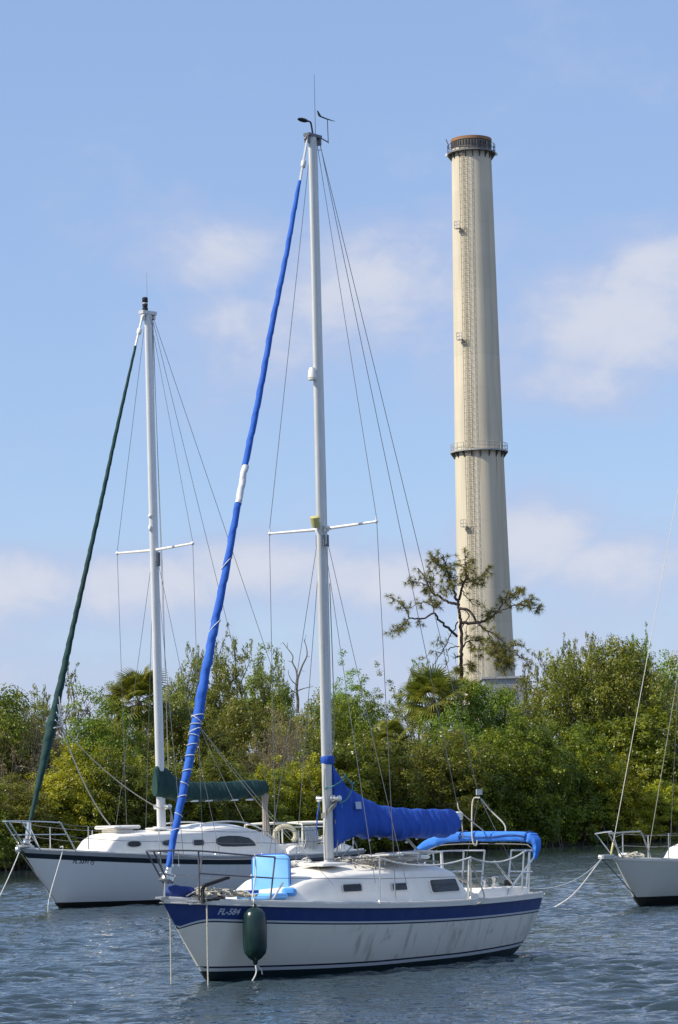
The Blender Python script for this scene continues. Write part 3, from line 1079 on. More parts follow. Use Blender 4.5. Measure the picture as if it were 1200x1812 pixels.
def dense_variant(kind, seed, rx, rz, zc, n_clump, per, size, clump, lump=0.25, skirt=True, low=-0.98):
    """a bushy crown whose outline is broken into lumps, and the limbs that carry it"""
    rnd = random.Random(seed)
    lumps = []
    for _ in range(9):
        a, e = rnd.uniform(0, 6.28), rnd.uniform(-0.5, 1.3)
        lumps.append((Vector((math.cos(a) * math.cos(e), math.sin(a) * math.cos(e), math.sin(e))), rnd.uniform(0.4, 1.0)))
    cs, ts, limbs = [], [], []
    while len(cs) < n_clump:
        v = Vector((rnd.gauss(0, 1), rnd.gauss(0, 1), rnd.gauss(0, 1))).normalized()
        if v.z < low:
            continue
        k = 1 - lump + sum(w * lump * 1.5 * max(0, v.dot(d)) ** 8 for d, w in lumps)
        rr = k * (rnd.uniform(0.62, 1.0) if rnd.random() < 0.8 else rnd.uniform(0.25, 0.65)) * rnd.uniform(0.9, 1.12)
        shear = 1 if v.z > 0 or not skirt else 1.05
        if skirt and v.z < 0:
            h = math.hypot(v.x, v.y) + 1e-6
            k2 = (0.55 * h + 0.45) / h
            v = Vector((v.x * k2, v.y * k2, v.z))
        p = Vector((v.x * rx * rr * shear, v.y * rx * rr * shear, zc + v.z * rz * rr))
        if p.z < 0.05:
            continue
        cs.append(p)
        ts.append(rnd.random())
    if skirt:
        for _ in range(int(n_clump * 0.3)):
            a, q = rnd.uniform(0, 6.28), rnd.uniform(0.55, 1.0)
            cs.append(Vector((rx * q * math.cos(a), rx * q * math.sin(a), rnd.uniform(0.05, zc * 0.55))))
            ts.append(rnd.random())
    fan = rnd.sample(range(len(cs)), min(26, len(cs)))
    for j in range(5):
        a = rnd.uniform(0, 6.28)
        b0 = Vector((0.25 * math.cos(a), 0.25 * math.sin(a), -0.3))
        b1 = Vector((rx * 0.35 * math.cos(a), rx * 0.35 * math.sin(a), zc * 0.75))
        limbs.append(([b0, b0.lerp(b1, 0.5) + Vector((rnd.uniform(-.15, .15), rnd.uniform(-.15, .15), 0.1)), b1], 0.11, 0.06))
        for i in fan[j::5]:
            q = cs[i]
            limbs.append(([b1, b1.lerp(q, 0.5) + Vector((0, 0, -0.15)), q], 0.05, 0.012))
    lv = leaves_mesh(kind, [tuple(c) for c in cs], ts, per, clump, size, seed, out_from=(0, 0, zc * 0.8))
    return lv, limb_mesh('limbs', limbs)


def sparse_variant(kind, seed, height, spread, n_main, per, size, clump, trunk_r=0.14, levels=3, fork=3, bare=0.3, leafy=True, droop=0.0, start=0.3):
    """a branching tree: trunk, forking limbs and leaf clumps along the outer twigs"""
    rnd = random.Random(seed)
    limbs, cs = [], []

    def grow(p, d, ln, r, lev):
        pts = [p]
        q, dd = p.copy(), d.copy()
        for i in range(4):
            dd = (dd + Vector((rnd.gauss(0, .16), rnd.gauss(0, .16), rnd.gauss(0, .12) - droop))).normalized()
            q = q + dd * ln / 4
            pts.append(q.copy())
        limbs.append((pts, r, r * 0.45))
        if lev == 0:
            for i in (2, 3, 4):
                cs.append(pts[i] + Vector((rnd.gauss(0, .06), rnd.gauss(0, .06), rnd.gauss(0, .06))))
            return
        for k in range(fork):
            i = rnd.choice((2, 3, 4)) if k else 4
            nd = (dd * 0.9 + Vector((rnd.gauss(0, .55), rnd.gauss(0, .55), rnd.gauss(0.1, .4)))).normalized()
            grow(pts[i], nd, ln * rnd.uniform(0.5, 0.72), r * 0.55, lev - 1)
    base = Vector((0, 0, -0.3))
    tp = Vector((rnd.uniform(-.2, .2), rnd.uniform(-.2, .2), height * start))
    limbs.append(([base, base.lerp(tp, 0.5) + Vector((rnd.uniform(-.1, .1), 0, 0)), tp], trunk_r, trunk_r * 0.8))
    for j in range(n_main):
        a = 6.28 * (j + rnd.uniform(-.3, .3)) / n_main
        d = Vector((math.cos(a) * spread, math.sin(a) * spread, 1)).normalized()
        grow(tp, d, height * (1 - start) * rnd.uniform(0.42, 0.6), trunk_r * 0.6, levels - 1)
    zmax = max(p.z for p in cs)
    k = height / zmax
    limbs = [([q * k if q.z > 0 else q for q in pts], a, b) for pts, a, b in limbs]
    cs = [c * k for c in cs]
    lv = None
    if leafy:
        cs2 = [c for c in cs if rnd.random() > bare]
        lv = leaves_mesh(kind, [tuple(c) for c in cs2], [rnd.random() for _ in cs2], per, clump, size, seed, aspect=0.45)
    return lv, limb_mesh('limbs', limbs)


L_DARK = leaf_mat('mangrove_leaves', (.060,.080,.006), (.135,.165,.012), (.28,.28,.024), rough=0.34)
L_OLIVE = leaf_mat('olive_leaves', (.090,.105,.010), (.18,.20,.018), (.33,.31,.04), rough=0.38)
L_YELLOW = leaf_mat('yellow_green_leaves', (.13,.145,.006), (.30,.30,.014), (.48,.43,.03), rough=0.36)
L_GREEN = leaf_mat('green_leaves', (.075,.11,.008), (.17,.225,.016), (.30,.35,.035), rough=0.42)
L_BRIGHT = leaf_mat('bright_green_leaves', (.09,.15,.009), (.19,.29,.018), (.33,.41,.035), rough=0.42)
L_GREY = leaf_mat('grey_green_leaves', (.095,.105,.030), (.20,.215,.06), (.34,.335,.12), rough=0.5)
L_BROWN = leaf_mat('dry_brown_leaves', (.12,.095,.035), (.25,.20,.08), (.38,.31,.15), rough=0.6)
L_PINE = leaf_mat('pine_needles', (.10,.105,.016), (.21,.205,.035), (.35,.30,.075), rough=0.5)
L_PALM = leaf_mat('palm_leaflets', (.065,.08,.009), (.17,.18,.02), (.31,.29,.045), rough=0.4)
M_BARK = mat('grey_brown_bark', (0.10, 0.085, 0.068), 0.9, var=0.6, vscale=6)
M_BARKL = mat('pale_twigs', (0.26, 0.235, 0.20), 0.9, var=0.5, vscale=6)
M_PINEB = mat('pine_bark', (0.075, 0.055, 0.045), 0.9, var=0.7, vscale=5)

VAR = {}


def variants():
    for i in range(4):
        VAR['mangrove', i] = dense_variant('mangrove_crown', 11 + i, 2.5, 2.9, 2.7, 360, 74, 0.135, 0.36, 0.30)
    for i in range(3):
        VAR['shrub', i] = dense_variant('shrub_crown', 31 + i, 2.5, 2.9, 2.9, 340, 72, 0.120, 0.36, 0.34)
    for i in range(3):
        VAR['tree', i] = dense_variant('tree_crown', 51 + i, 2.6, 2.5, 4.4, 290, 70, 0.135, 0.38, 0.40, False, -0.8)
    VAR['cone', 0] = dense_variant('tree_crown', 71, 1.7, 3.6, 3.8, 220, 64, 0.16, 0.36, 0.5, False, -0.9)
    for i in range(3):
        VAR['sparse', i] = sparse_variant('sparse_crown', 81 + i, 7.0, 0.55, 5, 20, 0.15, 0.20, levels=3, fork=4, bare=0.1)
    VAR['open', 0] = sparse_variant('sparse_crown', 91, 7.0, 0.62, 6, 12, 0.17, 0.17, levels=3, fork=4, bare=0.15)
    VAR['bare', 0] = sparse_variant('bare_crown', 131, 4.5, 0.7, 8, 5, 0.10, 0.22, 0.05, 4, 4, 0.35, leafy=False, start=0.08)
    for i in range(2):
        VAR['twig', i] = sparse_variant('dry_crown', 101 + i, 4.5, 0.85, 8, 5, 0.10, 0.22, 0.05, 4, 4, 0.35, start=0.08)


variants()
USED = {}


def bank_point(px, back):
    """where the view column through px meets the bank line, then so many metres further on"""
    d = ray(px, 1480)
    k = d.x / d.y
    den = k * BN.x + BN.y
    Y = BANK0.dot(BN) / den
    Y += back / max(0.3, den)
    return Vector((k * Y, Y, 0))


def plant(kind, var, leaf, px, back, toppy, wpx, name, label, cat, wood=None, group=None, rot=None):
    lv, lm = VAR[kind, var]
    b = bank_point(px, back)
    tdist = Vector((b.x, b.y)).dot(BN) - BANK0.dot(BN)
    z0 = bank_h(tdist) - 0.05
    H = at(px, toppy, b.y).z - z0
    key = (kind, var)
    if key not in USED:
        src = lv or lm
        co = np.empty(len(src.vertices) * 3, np.float32)
        src.vertices.foreach_get('co', co)
        co = co.reshape(-1, 3)
        USED[key] = (np.percentile(co[:, 2], 99.6), np.percentile(np.abs(co[:, 0]), 97) * 2)
    hz, wd = USED[key]
    sz = H / hz
    sx = wpx * b.y / FPX / wd
    rnd = random.Random(px * 7 + int(back * 13))
    t = thing(name, label, cat, group)
    t.location = (b.x, b.y, z0)
    t.rotation_euler = (0, 0, rot if rot is not None else rnd.uniform(0, 6.28))
    t.scale = (sx, sx, sz)
    if lv is not None:
        key2 = (kind, var, leaf.name)
        if key2 not in USED:
            l2 = lv.copy() if lv.materials else lv
            l2.materials.clear()
            l2.materials.append(leaf)
            USED[key2] = l2
        c = D.objects.new('crown', USED[key2])
        COL.objects.link(c)
        c.parent = t
    key3 = (kind, var, 'wood', (wood or M_BARK).name)
    if key3 not in USED:
        l3 = lm.copy() if lm.materials else lm
        l3.materials.clear()
        l3.materials.append(wood or M_BARK)
        USED[key3] = l3
    w = D.objects.new('trunk', USED[key3])
    COL.objects.link(w)
    w.parent = t
    return t


MG, SH, TR = 'mangrove_bush', 'shrub', 'tree'
PLANTS = [
    # kind, variant, leaves, px, metres behind the waterline, top py, width px, name, label, category
    ('mangrove', 0, L_OLIVE, -55, 1.0, 1400, 190, MG, 'olive mangrove bush at the left edge, beyond the left boat\'s bow', 'bush'),
    ('mangrove', 1, L_OLIVE, 35, 1.2, 1375, 170, MG, 'olive brown mangrove above the left boat\'s bow rail', 'bush'),
    ('mangrove', 2, L_YELLOW, 118, 1.5, 1320, 150, MG, 'yellowish mangrove just right of the green furled sail', 'bush'),
    ('mangrove', 3, L_DARK, 205, 1.2, 1335, 170, MG, 'dark mangrove between the green furled sail and the left boat\'s mast', 'bush'),
    ('mangrove', 0, L_OLIVE, 290, 1.4, 1330, 150, MG, 'olive mangrove directly behind the left boat\'s mast foot', 'bush'),
    ('mangrove', 1, L_DARK, 372, 1.3, 1335, 160, MG, 'dark mangrove over the green sail cover', 'bush'),
    ('mangrove', 2, L_OLIVE, 452, 1.2, 1365, 160, MG, 'olive mangrove behind the aft end of the green sail cover', 'bush'),
    ('mangrove', 3, L_YELLOW, 520, 1.2, 1345, 140, MG, 'yellow green mangrove just left of the front boat\'s mast', 'bush'),
    ('mangrove', 0, L_DARK, 600, 1.4, 1300, 170, MG, 'dark mangrove behind the top of the blue sail cover', 'bush'),
    ('mangrove', 1, L_DARK, 685, 1.2, 1300, 170, MG, 'dark mangrove behind the middle of the blue boom', 'bush'),
    ('mangrove', 2, L_OLIVE, 762, 1.4, 1300, 160, MG, 'olive mangrove behind the end of the blue boom', 'bush'),
    ('mangrove', 3, L_DARK, 842, 1.3, 1300, 170, MG, 'dark mangrove above the blue cockpit canopy', 'bush'),
    ('mangrove', 0, L_DARK, 925, 1.3, 1262, 180, MG, 'tall dark mangrove right of the blue cockpit canopy', 'bush'),
    ('mangrove', 1, L_DARK, 1010, 1.6, 1285, 160, MG, 'dark mangrove whose prop roots show left of the right boat\'s bow', 'bush'),
    ('mangrove', 2, L_YELLOW, 1078, 0.6, 1335, 150, MG, 'bright yellow green mangrove above the right boat\'s bow', 'bush'),
    ('mangrove', 3, L_YELLOW, 1165, 0.8, 1385, 130, MG, 'low yellow green mangrove at the right edge above the right boat', 'bush'),
    ('mangrove', 0, L_DARK, 1160, 3.0, 1240, 210, MG, 'tall dark mangrove at the right edge behind a yellow one', 'bush'),
    ('mangrove', 1, L_DARK, 1260, 1.5, 1260, 200, MG, 'dark mangrove mostly beyond the right edge', 'bush'),
    # second rank
    ('shrub', 0, L_GREEN, -20, 8, 1215, 190, SH, 'green shrub on the bank at the left edge', 'shrub'),
    ('twig', 0, L_BROWN, 25, 4.5, 1325, 170, SH, 'dry brown twiggy shrub left of the green furled sail', 'shrub'),
    ('twig', 1, L_BROWN, 75, 6.0, 1260, 150, SH, 'dry brown shrub behind the green furled sail', 'shrub'),
    ('shrub', 1, L_GREEN, 160, 8, 1225, 170, SH, 'round green shrub right of the green furled sail', 'shrub'),
    ('shrub', 2, L_OLIVE, 235, 8, 1275, 150, SH, 'olive shrub below the left fan palm', 'shrub'),
    ('shrub', 0, L_OLIVE, 315, 9, 1255, 150, SH, 'olive shrub right of the left boat\'s mast', 'shrub'),
    ('shrub', 1, L_OLIVE, 385, 8, 1255, 150, SH, 'olive shrub behind the blue furled sail', 'shrub'),
    ('twig', 0, L_BROWN, 468, 5.5, 1275, 130, SH, 'dry brown shrub left of the grey dead tree\'s foot', 'shrub'),
    ('twig', 1, L_BROWN, 530, 5.0, 1262, 120, SH, 'dry brown shrub just left of the front boat\'s mast', 'shrub'),
    ('shrub', 2, L_OLIVE, 560, 9, 1232, 140, SH, 'olive shrub behind the front boat\'s mast', 'shrub'),
    ('shrub', 0, L_GREEN, 632, 9, 1235, 140, SH, 'green shrub right of the front boat\'s mast', 'shrub'),
    ('shrub', 1, L_OLIVE, 705, 8, 1258, 140, SH, 'olive shrub left of the fan palm under the pine', 'shrub'),
    ('shrub', 2, L_GREEN, 790, 8, 1258, 150, SH, 'green shrub under the palm beside the chimney', 'shrub'),
    ('shrub', 0, L_GREEN, 868, 9, 1212, 150, SH, 'green shrub below the chimney foot', 'shrub'),
    ('shrub', 1, L_OLIVE, 935, 9, 1204, 150, SH, 'olive shrub right of the chimney foot', 'shrub'),
    ('shrub', 2, L_OLIVE, 1015, 9, 1150, 180, SH, 'tall olive shrub right of the chimney', 'shrub'),
    ('shrub', 0, L_OLIVE, 1100, 8, 1140, 190, SH, 'very tall dusky olive shrub above the right boat', 'shrub'),
    ('shrub', 1, L_GREY, 1190, 8, 1200, 180, SH, 'grey green shrub at the right edge', 'shrub'),
    ('shrub', 2, L_OLIVE, 1275, 9, 1150, 200, SH, 'olive shrub mostly beyond the right edge', 'shrub'),
    ('shrub', 1, L_BROWN, 492, 9, 1262, 130, SH, 'dense brown shrub at the foot of the grey dead tree', 'shrub'),
    ('shrub', 2, L_BROWN, 48, 8, 1268, 140, SH, 'dense brown shrub behind the lower end of the green furled sail', 'shrub'),
    ('shrub', 0, L_OLIVE, 432, 10, 1240, 130, SH, 'olive shrub between the blue furled sail and the dead tree', 'shrub'),
    # skyline
    ('tree', 0, L_GREEN, 8, 18, 1232, 130, TR, 'low green tree on the skyline at the left edge', 'tree'),
    ('open', 0, L_GREY, 108, 19, 1172, 135, TR, 'open airy tree behind the green furled sail', 'tree'),
    ('tree', 1, L_OLIVE, 62, 16, 1240, 120, TR, 'low olive tree left of the open airy tree', 'tree'),
    ('tree', 2, L_GREEN, 192, 19, 1212, 90, TR, 'small green tree left of the left fan palm', 'tree'),
    ('tree', 0, L_OLIVE, 320, 18, 1172, 110, TR, 'rounded olive tree just right of the left boat\'s mast', 'tree'),
    ('sparse', 0, L_GREY, 345, 24, 1140, 80, TR, 'thin tree with bare twigs left of the blue furled sail', 'tree'),
    ('sparse', 1, L_GREY, 415, 24, 1110, 115, TR, 'tall grey green tree just right of the blue furled sail', 'tree'),
    ('tree', 1, L_OLIVE, 395, 18, 1165, 120, TR, 'olive tree at the foot of the tall grey green tree', 'tree'),
    ('tree', 2, L_GREEN, 475, 20, 1150, 110, TR, 'green tree left of the grey dead tree', 'tree'),
    ('sparse', 2, L_GREY, 492, 21, 1155, 70, TR, 'thin grey green tree beside the dead tree', 'tree'),
    ('tree', 0, L_BRIGHT, 606, 20, 1192, 80, TR, 'small bright green tree right of the front boat\'s mast', 'tree'),
    ('cone', 0, L_BRIGHT, 652, 20, 1158, 72, TR, 'pointed bright green tree between the mast and the palm', 'tree'),
    ('cone', 0, L_GREEN, 700, 21, 1180, 60, TR, 'small pointed green tree left of the palm by the chimney', 'tree'),
    ('sparse', 0, L_BRIGHT, 742, 22, 1168, 70, TR, 'thin bright green tree left of the pine trunk', 'tree'),
    ('bare', 0, L_GREY, 885, 16, 1165, 120, TR, 'pale leafless tree in front of the chimney foot', 'tree'),
    ('sparse', 1, L_GREY, 955, 18, 1160, 80, TR, 'thin grey tree right of the chimney foot', 'tree'),
    ('sparse', 2, L_GREY, 1000, 19, 1128, 90, TR, 'thin grey tree rising from the tall olive shrub', 'tree'),
    ('sparse', 0, L_GREY, 1045, 19, 1122, 90, TR, 'thin grey green tree just left of the rounded olive tree on the skyline', 'tree'),
    ('tree', 1, L_OLIVE, 1095, 20, 1132, 130, TR, 'rounded olive tree on the right skyline', 'tree'),
    ('sparse', 1, L_BRIGHT, 1145, 24, 1108, 80, TR, 'thin bright green tree on the right skyline', 'tree'),
    ('tree', 2, L_BRIGHT, 1190, 22, 1120, 130, TR, 'bright green tree at the right edge of the skyline', 'tree'),
]
for P in PLANTS:
    wood = M_BARKL if P[0] in ('twig', 'bare') else None
    plant(*P, wood=wood)


def prop_roots():
    """arching stilt roots along the water under the mangroves near the right boat"""
    for px, n, seed in ((1010, 30, 5), (925, 22, 6), (1165, 20, 7), (842, 16, 8), (35, 18, 9), (-55, 14, 10)):
        par = [o for o in COL.objects if o.type == 'EMPTY' and o.name.startswith('mangrove_bush') and abs(o.location.x - bank_point(px, 1.3).x) < 0.8]
        if not par:
            continue
        t = par[0]
        rnd = random.Random(seed)
        mb = MB()
        for k in range(n):
            a = rnd.uniform(math.pi, 2 * math.pi)
            r0, r1 = rnd.uniform(0.2, 0.9), rnd.uniform(1.2, 2.6)
            sx = rnd.uniform(-1.6, 1.6)
            b = Vector((sx + 0.3 * math.cos(a), -0.6 + r0 * math.sin(a) * 0.5, rnd.uniform(0.9, 1.5)))
            e = Vector((sx + r1 * math.cos(a) * 0.5, -0.6 + r1 * math.sin(a), -0.5))
            mdl = b.lerp(e, 0.55) + Vector((0, -0.25, 0.25))
            mb.tube(curve([b, mdl, e], 4), 0.028, 4)
        o = mb.build('prop_roots', mat('pale_roots', (0.12, 0.095, 0.07), 0.9, var=0.5), t)
        o['kind'] = 'stuff'
        o.matrix_parent_inverse = Matrix.Identity(4)
        o.rotation_euler = (0, 0, -t.rotation_euler.z)
        o.scale = (1 / t.scale.x, 1 / t.scale.x, 1 / t.scale.z)


prop_roots()


def palm(px, back, crown_py, n_frond, L, seed, label, trunk_py):
    b = bank_point(px, back)
    z0 = 2.4
    zc = at(px, trunk_py, b.y).z
    t = thing('fan_palm', label, 'palm')
    t.location = (b.x, b.y, z0)
    h = zc - z0
    rnd = random.Random(seed)
    MB().tube([(0, 0, -0.3), (0.05, 0, h * 0.5), (0, 0, h)], [0.2, 0.17, 0.19], 9).build('trunk', M_BARK, t, True)
    # one fan leaf: stalk and a pleated fan of blades
    me = None
    V, T = [], []
    nb = 26
    rr = np.random.default_rng(seed)
    for k in range(nb):
        a = R(-118 + 236 * k / (nb - 1))
        ln = L * (0.62 + 0.38 * math.cos(a * 0.55)) * 0.62
        base = np.array([L * 0.62, 0, 0.0])
        d = np.array([math.cos(a), math.sin(a), -0.05 - 0.10 * abs(math.sin(a))])
        s = np.array([-math.sin(a), math.cos(a), 0])
        w = 0.10
        mid = base + d * ln * 0.6 + np.array([0, 0, 0.03])
        tip = base + d * ln + np.array([0, 0, -0.22 * ln])
        V += [base - s * 0.012, base + s * 0.012, mid + s * w / 2, mid - s * w / 2, mid - s * w / 2, mid + s * w / 2, tip + s * 0.006, tip - s * 0.006]
        T += [rr.random()] * 8
    nst = 6
    for k in range(nst):
        x0, x1 = L * 0.62 * k / nst, L * 0.62 * (k + 1) / nst
        V += [np.array([x0, -0.02, 0]), np.array([x0, 0.02, 0]), np.array([x1, 0.02, 0]), np.array([x1, -0.02, 0])]
        T += [0.7] * 4
    me = quads('frond', np.array(V), np.array(T))
    me.materials.append(L_PALM)
    for k in range(n_frond):
        o = D.objects.new('frond', me)
        COL.objects.link(o)
        o.parent = t
        az = k * 2.399 + rnd.uniform(-.2, .2)
        el = R(78 - 118 * (k / (n_frond - 1)) ** 0.9)
        o.location = (0, 0, h - 0.2 * (k / n_frond))
        o.rotation_euler = (rnd.uniform(-.4, .4), -el, az)
        s = rnd.uniform(0.85, 1.12)
        o.scale = (s, s, s)


palm(248, 10, 1190, 34, 1.65, 1, 'shaggy fan palm left of the left boat\'s mast', 1240)
palm(772, 10, 1185, 36, 1.9, 2, 'large fan palm left of the chimney foot, under the pine', 1238)
palm(818, 11, 1195, 26, 1.7, 3, 'smaller fan palm partly hidden beside the pine trunk', 1246)
palm(695, 4.5, 1290, 18, 1.2, 4, 'low fan palm with upright fronds above the dark mangroves', 1312)


def pine():
    """the lone pine, its limbs followed one by one"""
    Yb = bank_point(820, 16).y
    base = at(815, 1215, Yb)
    z0 = 2.3
    t = thing('pine_tree', 'tall gnarled pine with sparse needle tufts in front of the chimney', 'tree')
    t.location = (base.x, Yb, z0)

    def P(x, y, dy):                       # close-up pixel -> metres from the tree's foot
        q = at(660 + x / 3.75, 940 + y / 3.75, Yb)
        k = (Yb + dy) / Yb
        return Vector((q.x * k - base.x, dy, CAM_H + (q.z - CAM_H) * k - z0))
    rnd = random.Random(12)
    limbs = [  # pts, r0, r1, depth run, tufts along the outer part
        ([(592, 1045), (586, 960), (583, 890), (585, 800), (584, 700), (580, 600), (570, 530), (565, 470)], .17, .12, 0.0, 0, 0),
        ([(567, 488), (500, 470), (440, 435), (392, 405), (362, 350), (332, 290), (300, 245)], .13, .04, 1.2, 24, 62),
        ([(367, 355), (320, 345), (280, 335), (230, 330)], .05, .02, 0.8, 10, 42),
        ([(392, 405), (400, 350), (402, 300), (395, 260)], .05, .02, 1.5, 8, 42),
        ([(568, 472), (543, 410), (520, 335), (500, 285), (482, 235), (470, 160)], .13, .04, -0.8, 40, 85),
        ([(500, 285), (470, 250), (420, 200), (395, 160)], .05, .02, -1.2, 18, 56),
        ([(520, 335), (505, 370), (490, 395)], .04, .02, -1.5, 10, 46),
        ([(572, 455), (590, 372), (614, 322), (620, 255), (612, 170)], .12, .035, 0.6, 36, 78),
        ([(604, 340), (662, 325), (722, 288), (775, 232)], .06, .02, 0.6, 16, 48),
        ([(722, 288), (745, 310), (735, 340)], .03, .015, 0.6, 5, 24),
        ([(590, 390), (632, 452), (682, 495), (735, 480)], .05, .015, 1.6, 3, 30),
        ([(560, 700), (500, 642), (440, 592), (403, 545), (330, 580), (242, 578)], .12, .06, -1.4, 0, 0),
        ([(242, 578), (222, 525), (178, 478), (120, 440)], .06, .02, -1.8, 12, 40),
        ([(242, 578), (215, 610), (180, 635), (130, 660)], .05, .02, -1.6, 20, 56),
        ([(300, 580), (310, 610), (318, 630)], .03, .015, -1.4, 4, 22),
        ([(403, 545), (398, 500), (380, 450), (375, 420)], .06, .02, -1.0, 6, 40),
        ([(398, 500), (340, 470), (280, 490), (240, 505)], .04, .015, -1.4, 8, 36),
        ([(380, 470), (420, 480), (440, 490)], .04, .015, -0.6, 8, 28),
        ([(592, 608), (700, 606), (762, 580), (832, 525), (868, 462), (900, 400)], .14, .04, 1.0, 14, 50),
        ([(868, 462), (920, 440), (960, 390), (1005, 385)], .06, .02, 1.6, 20, 48),
        ([(832, 540), (905, 505), (960, 485), (1040, 500), (1105, 515)], .06, .02, 1.2, 22, 46),
        ([(960, 485), (1010, 460), (1060, 450)], .04, .02, 1.4, 10, 40),
        ([(580, 515), (640, 530), (692, 602), (742, 650), (822, 692), (868, 742), (900, 780)], .12, .04, -1.6, 12, 70),
        ([(760, 660), (790, 720), (800, 790), (830, 860)], .05, .02, -2.0, 42, 66),
        ([(822, 692), (850, 760), (880, 830), (890, 900)], .05, .02, -1.8, 46, 60),
        ([(900, 780), (960, 752), (1010, 770)], .05, .02, -1.4, 8, 36),
        ([(900, 780), (960, 820), (1010, 860), (1030, 900)], .04, .02, -1.2, 10, 40),
        ([(598, 770), (640, 726), (702, 730), (752, 762)], .07, .02, 0.4, 14, 44),
        ([(640, 726), (680, 770), (700, 830)], .04, .015, 0.4, 8, 34),
        ([(590, 640), (640, 560), (600, 520), (580, 505)], .05, .03, 0.5, 0, 0),
        ([(704, 612), (740, 560), (780, 545)], .03, .01, 1.2, 5, 32),
        ([(584, 835), (552, 832), (540, 845)], .07, .03, -0.2, 0, 0),
        ([(565, 600), (522, 680), (482, 762), (422, 860), (398, 900)], .06, .02, 1.0, 2, 30),
        ([(575, 765), (520, 770), (490, 800), (500, 860), (480, 910)], .05, .015, -0.6, 1, 20),
        ([(482, 762), (440, 720), (400, 745)], .03, .012, 1.0, 4, 34),
        ([(455, 810), (390, 800), (330, 850)], .03, .012, 1.2, 3, 36),
        ([(600, 890), (640, 880), (660, 920)], .05, .02, -0.4, 14, 40),
        ([(596, 930), (560, 920), (525, 945)], .05, .02, -0.4, 14, 36),
        ([(620, 610), (622, 680), (618, 720)], .03, .012, 0.3, 0, 0),
        ([(760, 580), (765, 540), (800, 530)], .03, .012, 1.0, 5, 28),
    ]
    wb, tw = MB(), MB()
    tips = []
    for pts, r0, r1, dy, nt_, rad in limbs:
        n = len(pts)
        q = curve([P(x, y, dy * (i / (n - 1))) for i, (x, y) in enumerate(pts)], 5)
        q = [v + Vector((rnd.gauss(0, .03), rnd.gauss(0, .03), rnd.gauss(0, .03))) if 0 < i < len(q) - 1 else v for i, v in enumerate(q)]
        m = len(q)
        wb.tube(q, [0.74 * r0 + (0.75 * r1 - 0.74 * r0) * i / (m - 1) for i in range(m)], 7)
        mpp = Yb / FPX / 3.75 * 1.0
        for k in range(int(nt_ * 1.4)):
            i = rnd.randint(int(m * 0.35), m - 1)
            a = q[i]
            v = Vector((rnd.gauss(0, 1), rnd.gauss(0, 1), rnd.gauss(0, 0.8)))
            e = a + v.normalized() * rad * mpp * rnd.uniform(0.25, 1.05)
            tw.tube([a, a.lerp(e, 0.5) + Vector((0, 0, -0.04)), e], [0.022, 0.016, 0.010], 4)
            tips.append((e, (e - a).normalized()))
        if nt_ == 0 and r1 < 0.05 or nt_ in (1, 2, 3):
            for k in range(7):
                i = rnd.randint(int(m * 0.3), m - 1)
                e = q[i] + Vector((rnd.gauss(0, .35), rnd.gauss(0, .3), rnd.gauss(0, .35)))
                tw.tube([q[i], q[i].lerp(e, .5) + Vector((0, 0, .05)), e], [.016, .012, .006], 4)
    wb.build('trunk', M_PINEB, t, True)
    tw.build('twigs', M_PINEB, t)['kind'] = 'stuff'
    rng = np.random.default_rng(4)
    V, T = [], []
    for e, d in tips:
        tint = rnd.random()
        for k in range(36):
            v = Vector((rnd.gauss(0, 1), rnd.gauss(0, 1), rnd.gauss(0, 1))).normalized() * 0.85 + d * 0.6
            v = v.normalized() * rnd.uniform(0.18, 0.36)
            v.z -= 0.05
            s = v.cross(Vector((rnd.gauss(0, 1), rnd.gauss(0, 1), rnd.gauss(0, 1)))).normalized() * 0.0095
            V += [np.array(e - s), np.array(e + s), np.array(e + v + s * 0.4), np.array(e + v - s * 0.4)]
            T += [tint] * 4
    me = quads('needles', np.array(V), np.array(T))
    me.materials.append(L_PINE)
    o = D.objects.new('needles', me)
    COL.objects.link(o)
    o.parent = t
    o['kind'] = 'stuff'


pine()


def dead_tree():
    Yb = bank_point(528, 17).y
    base = at(526, 1235, Yb)
    z0 = 2.3
    t = thing('dead_tree', 'grey leafless dead tree with two bare upright limbs', 'tree')
    t.location = (base.x, Yb, z0)

    def P(x, y, dy=0):
        q = at(300 + x / 3.53, 1080 + y / 3.53, Yb + dy)
        return Vector((q.x - base.x, dy, q.z - z0))
    mb = MB()
    for pts, r0, r1 in [([(800, 640), (802, 560), (795, 500), (800, 430)], .17, .12),
                        ([(800, 430), (828, 350), (858, 285), (855, 230), (840, 180)], .11, .03),
                        ([(800, 430), (790, 370), (768, 325), (770, 285), (735, 235), (708, 200)], .10, .03),
                        ([(795, 505), (840, 488), (900, 475)], .07, .02), ([(858, 285), (875, 290)], .04, .02),
                        ([(842, 200), (855, 150)], .03, .012), ([(768, 325), (740, 315)], .04, .015), ([(735, 235), (740, 195)], .03, .01),
                        ([(800, 470), (765, 440), (745, 400), (742, 370)], .06, .02), ([(820, 370), (845, 385)], .03, .012), ([(708, 200), (690, 215)], .02, .01),
                        ([(795, 520), (765, 500), (750, 470)], .05, .02), ([(870, 480), (885, 460)], .02, .01)]:
        n = len(pts)
        q = curve([P(x, y, (i * 0.15) * (1 if r0 > .06 else -1)) for i, (x, y) in enumerate(pts)], 4)
        m = len(q)
        mb.tube(q, [0.55 * (r0 + (r1 - r0) * i / (m - 1)) for i in range(m)], 6)
    mb.build('trunk', mat('silver_dead_wood', (0.13, 0.115, 0.10), 0.9, var=0.5), t, True)
    mb = MB()
    rnd = random.Random(8)
    for pts in [[(130, 280), (150, 190), (120, 145), (90, 125)], [(120, 145), (145, 120), (118, 78)], [(200, 270), (210, 180), (215, 115)]]:
        pass


dead_tree()


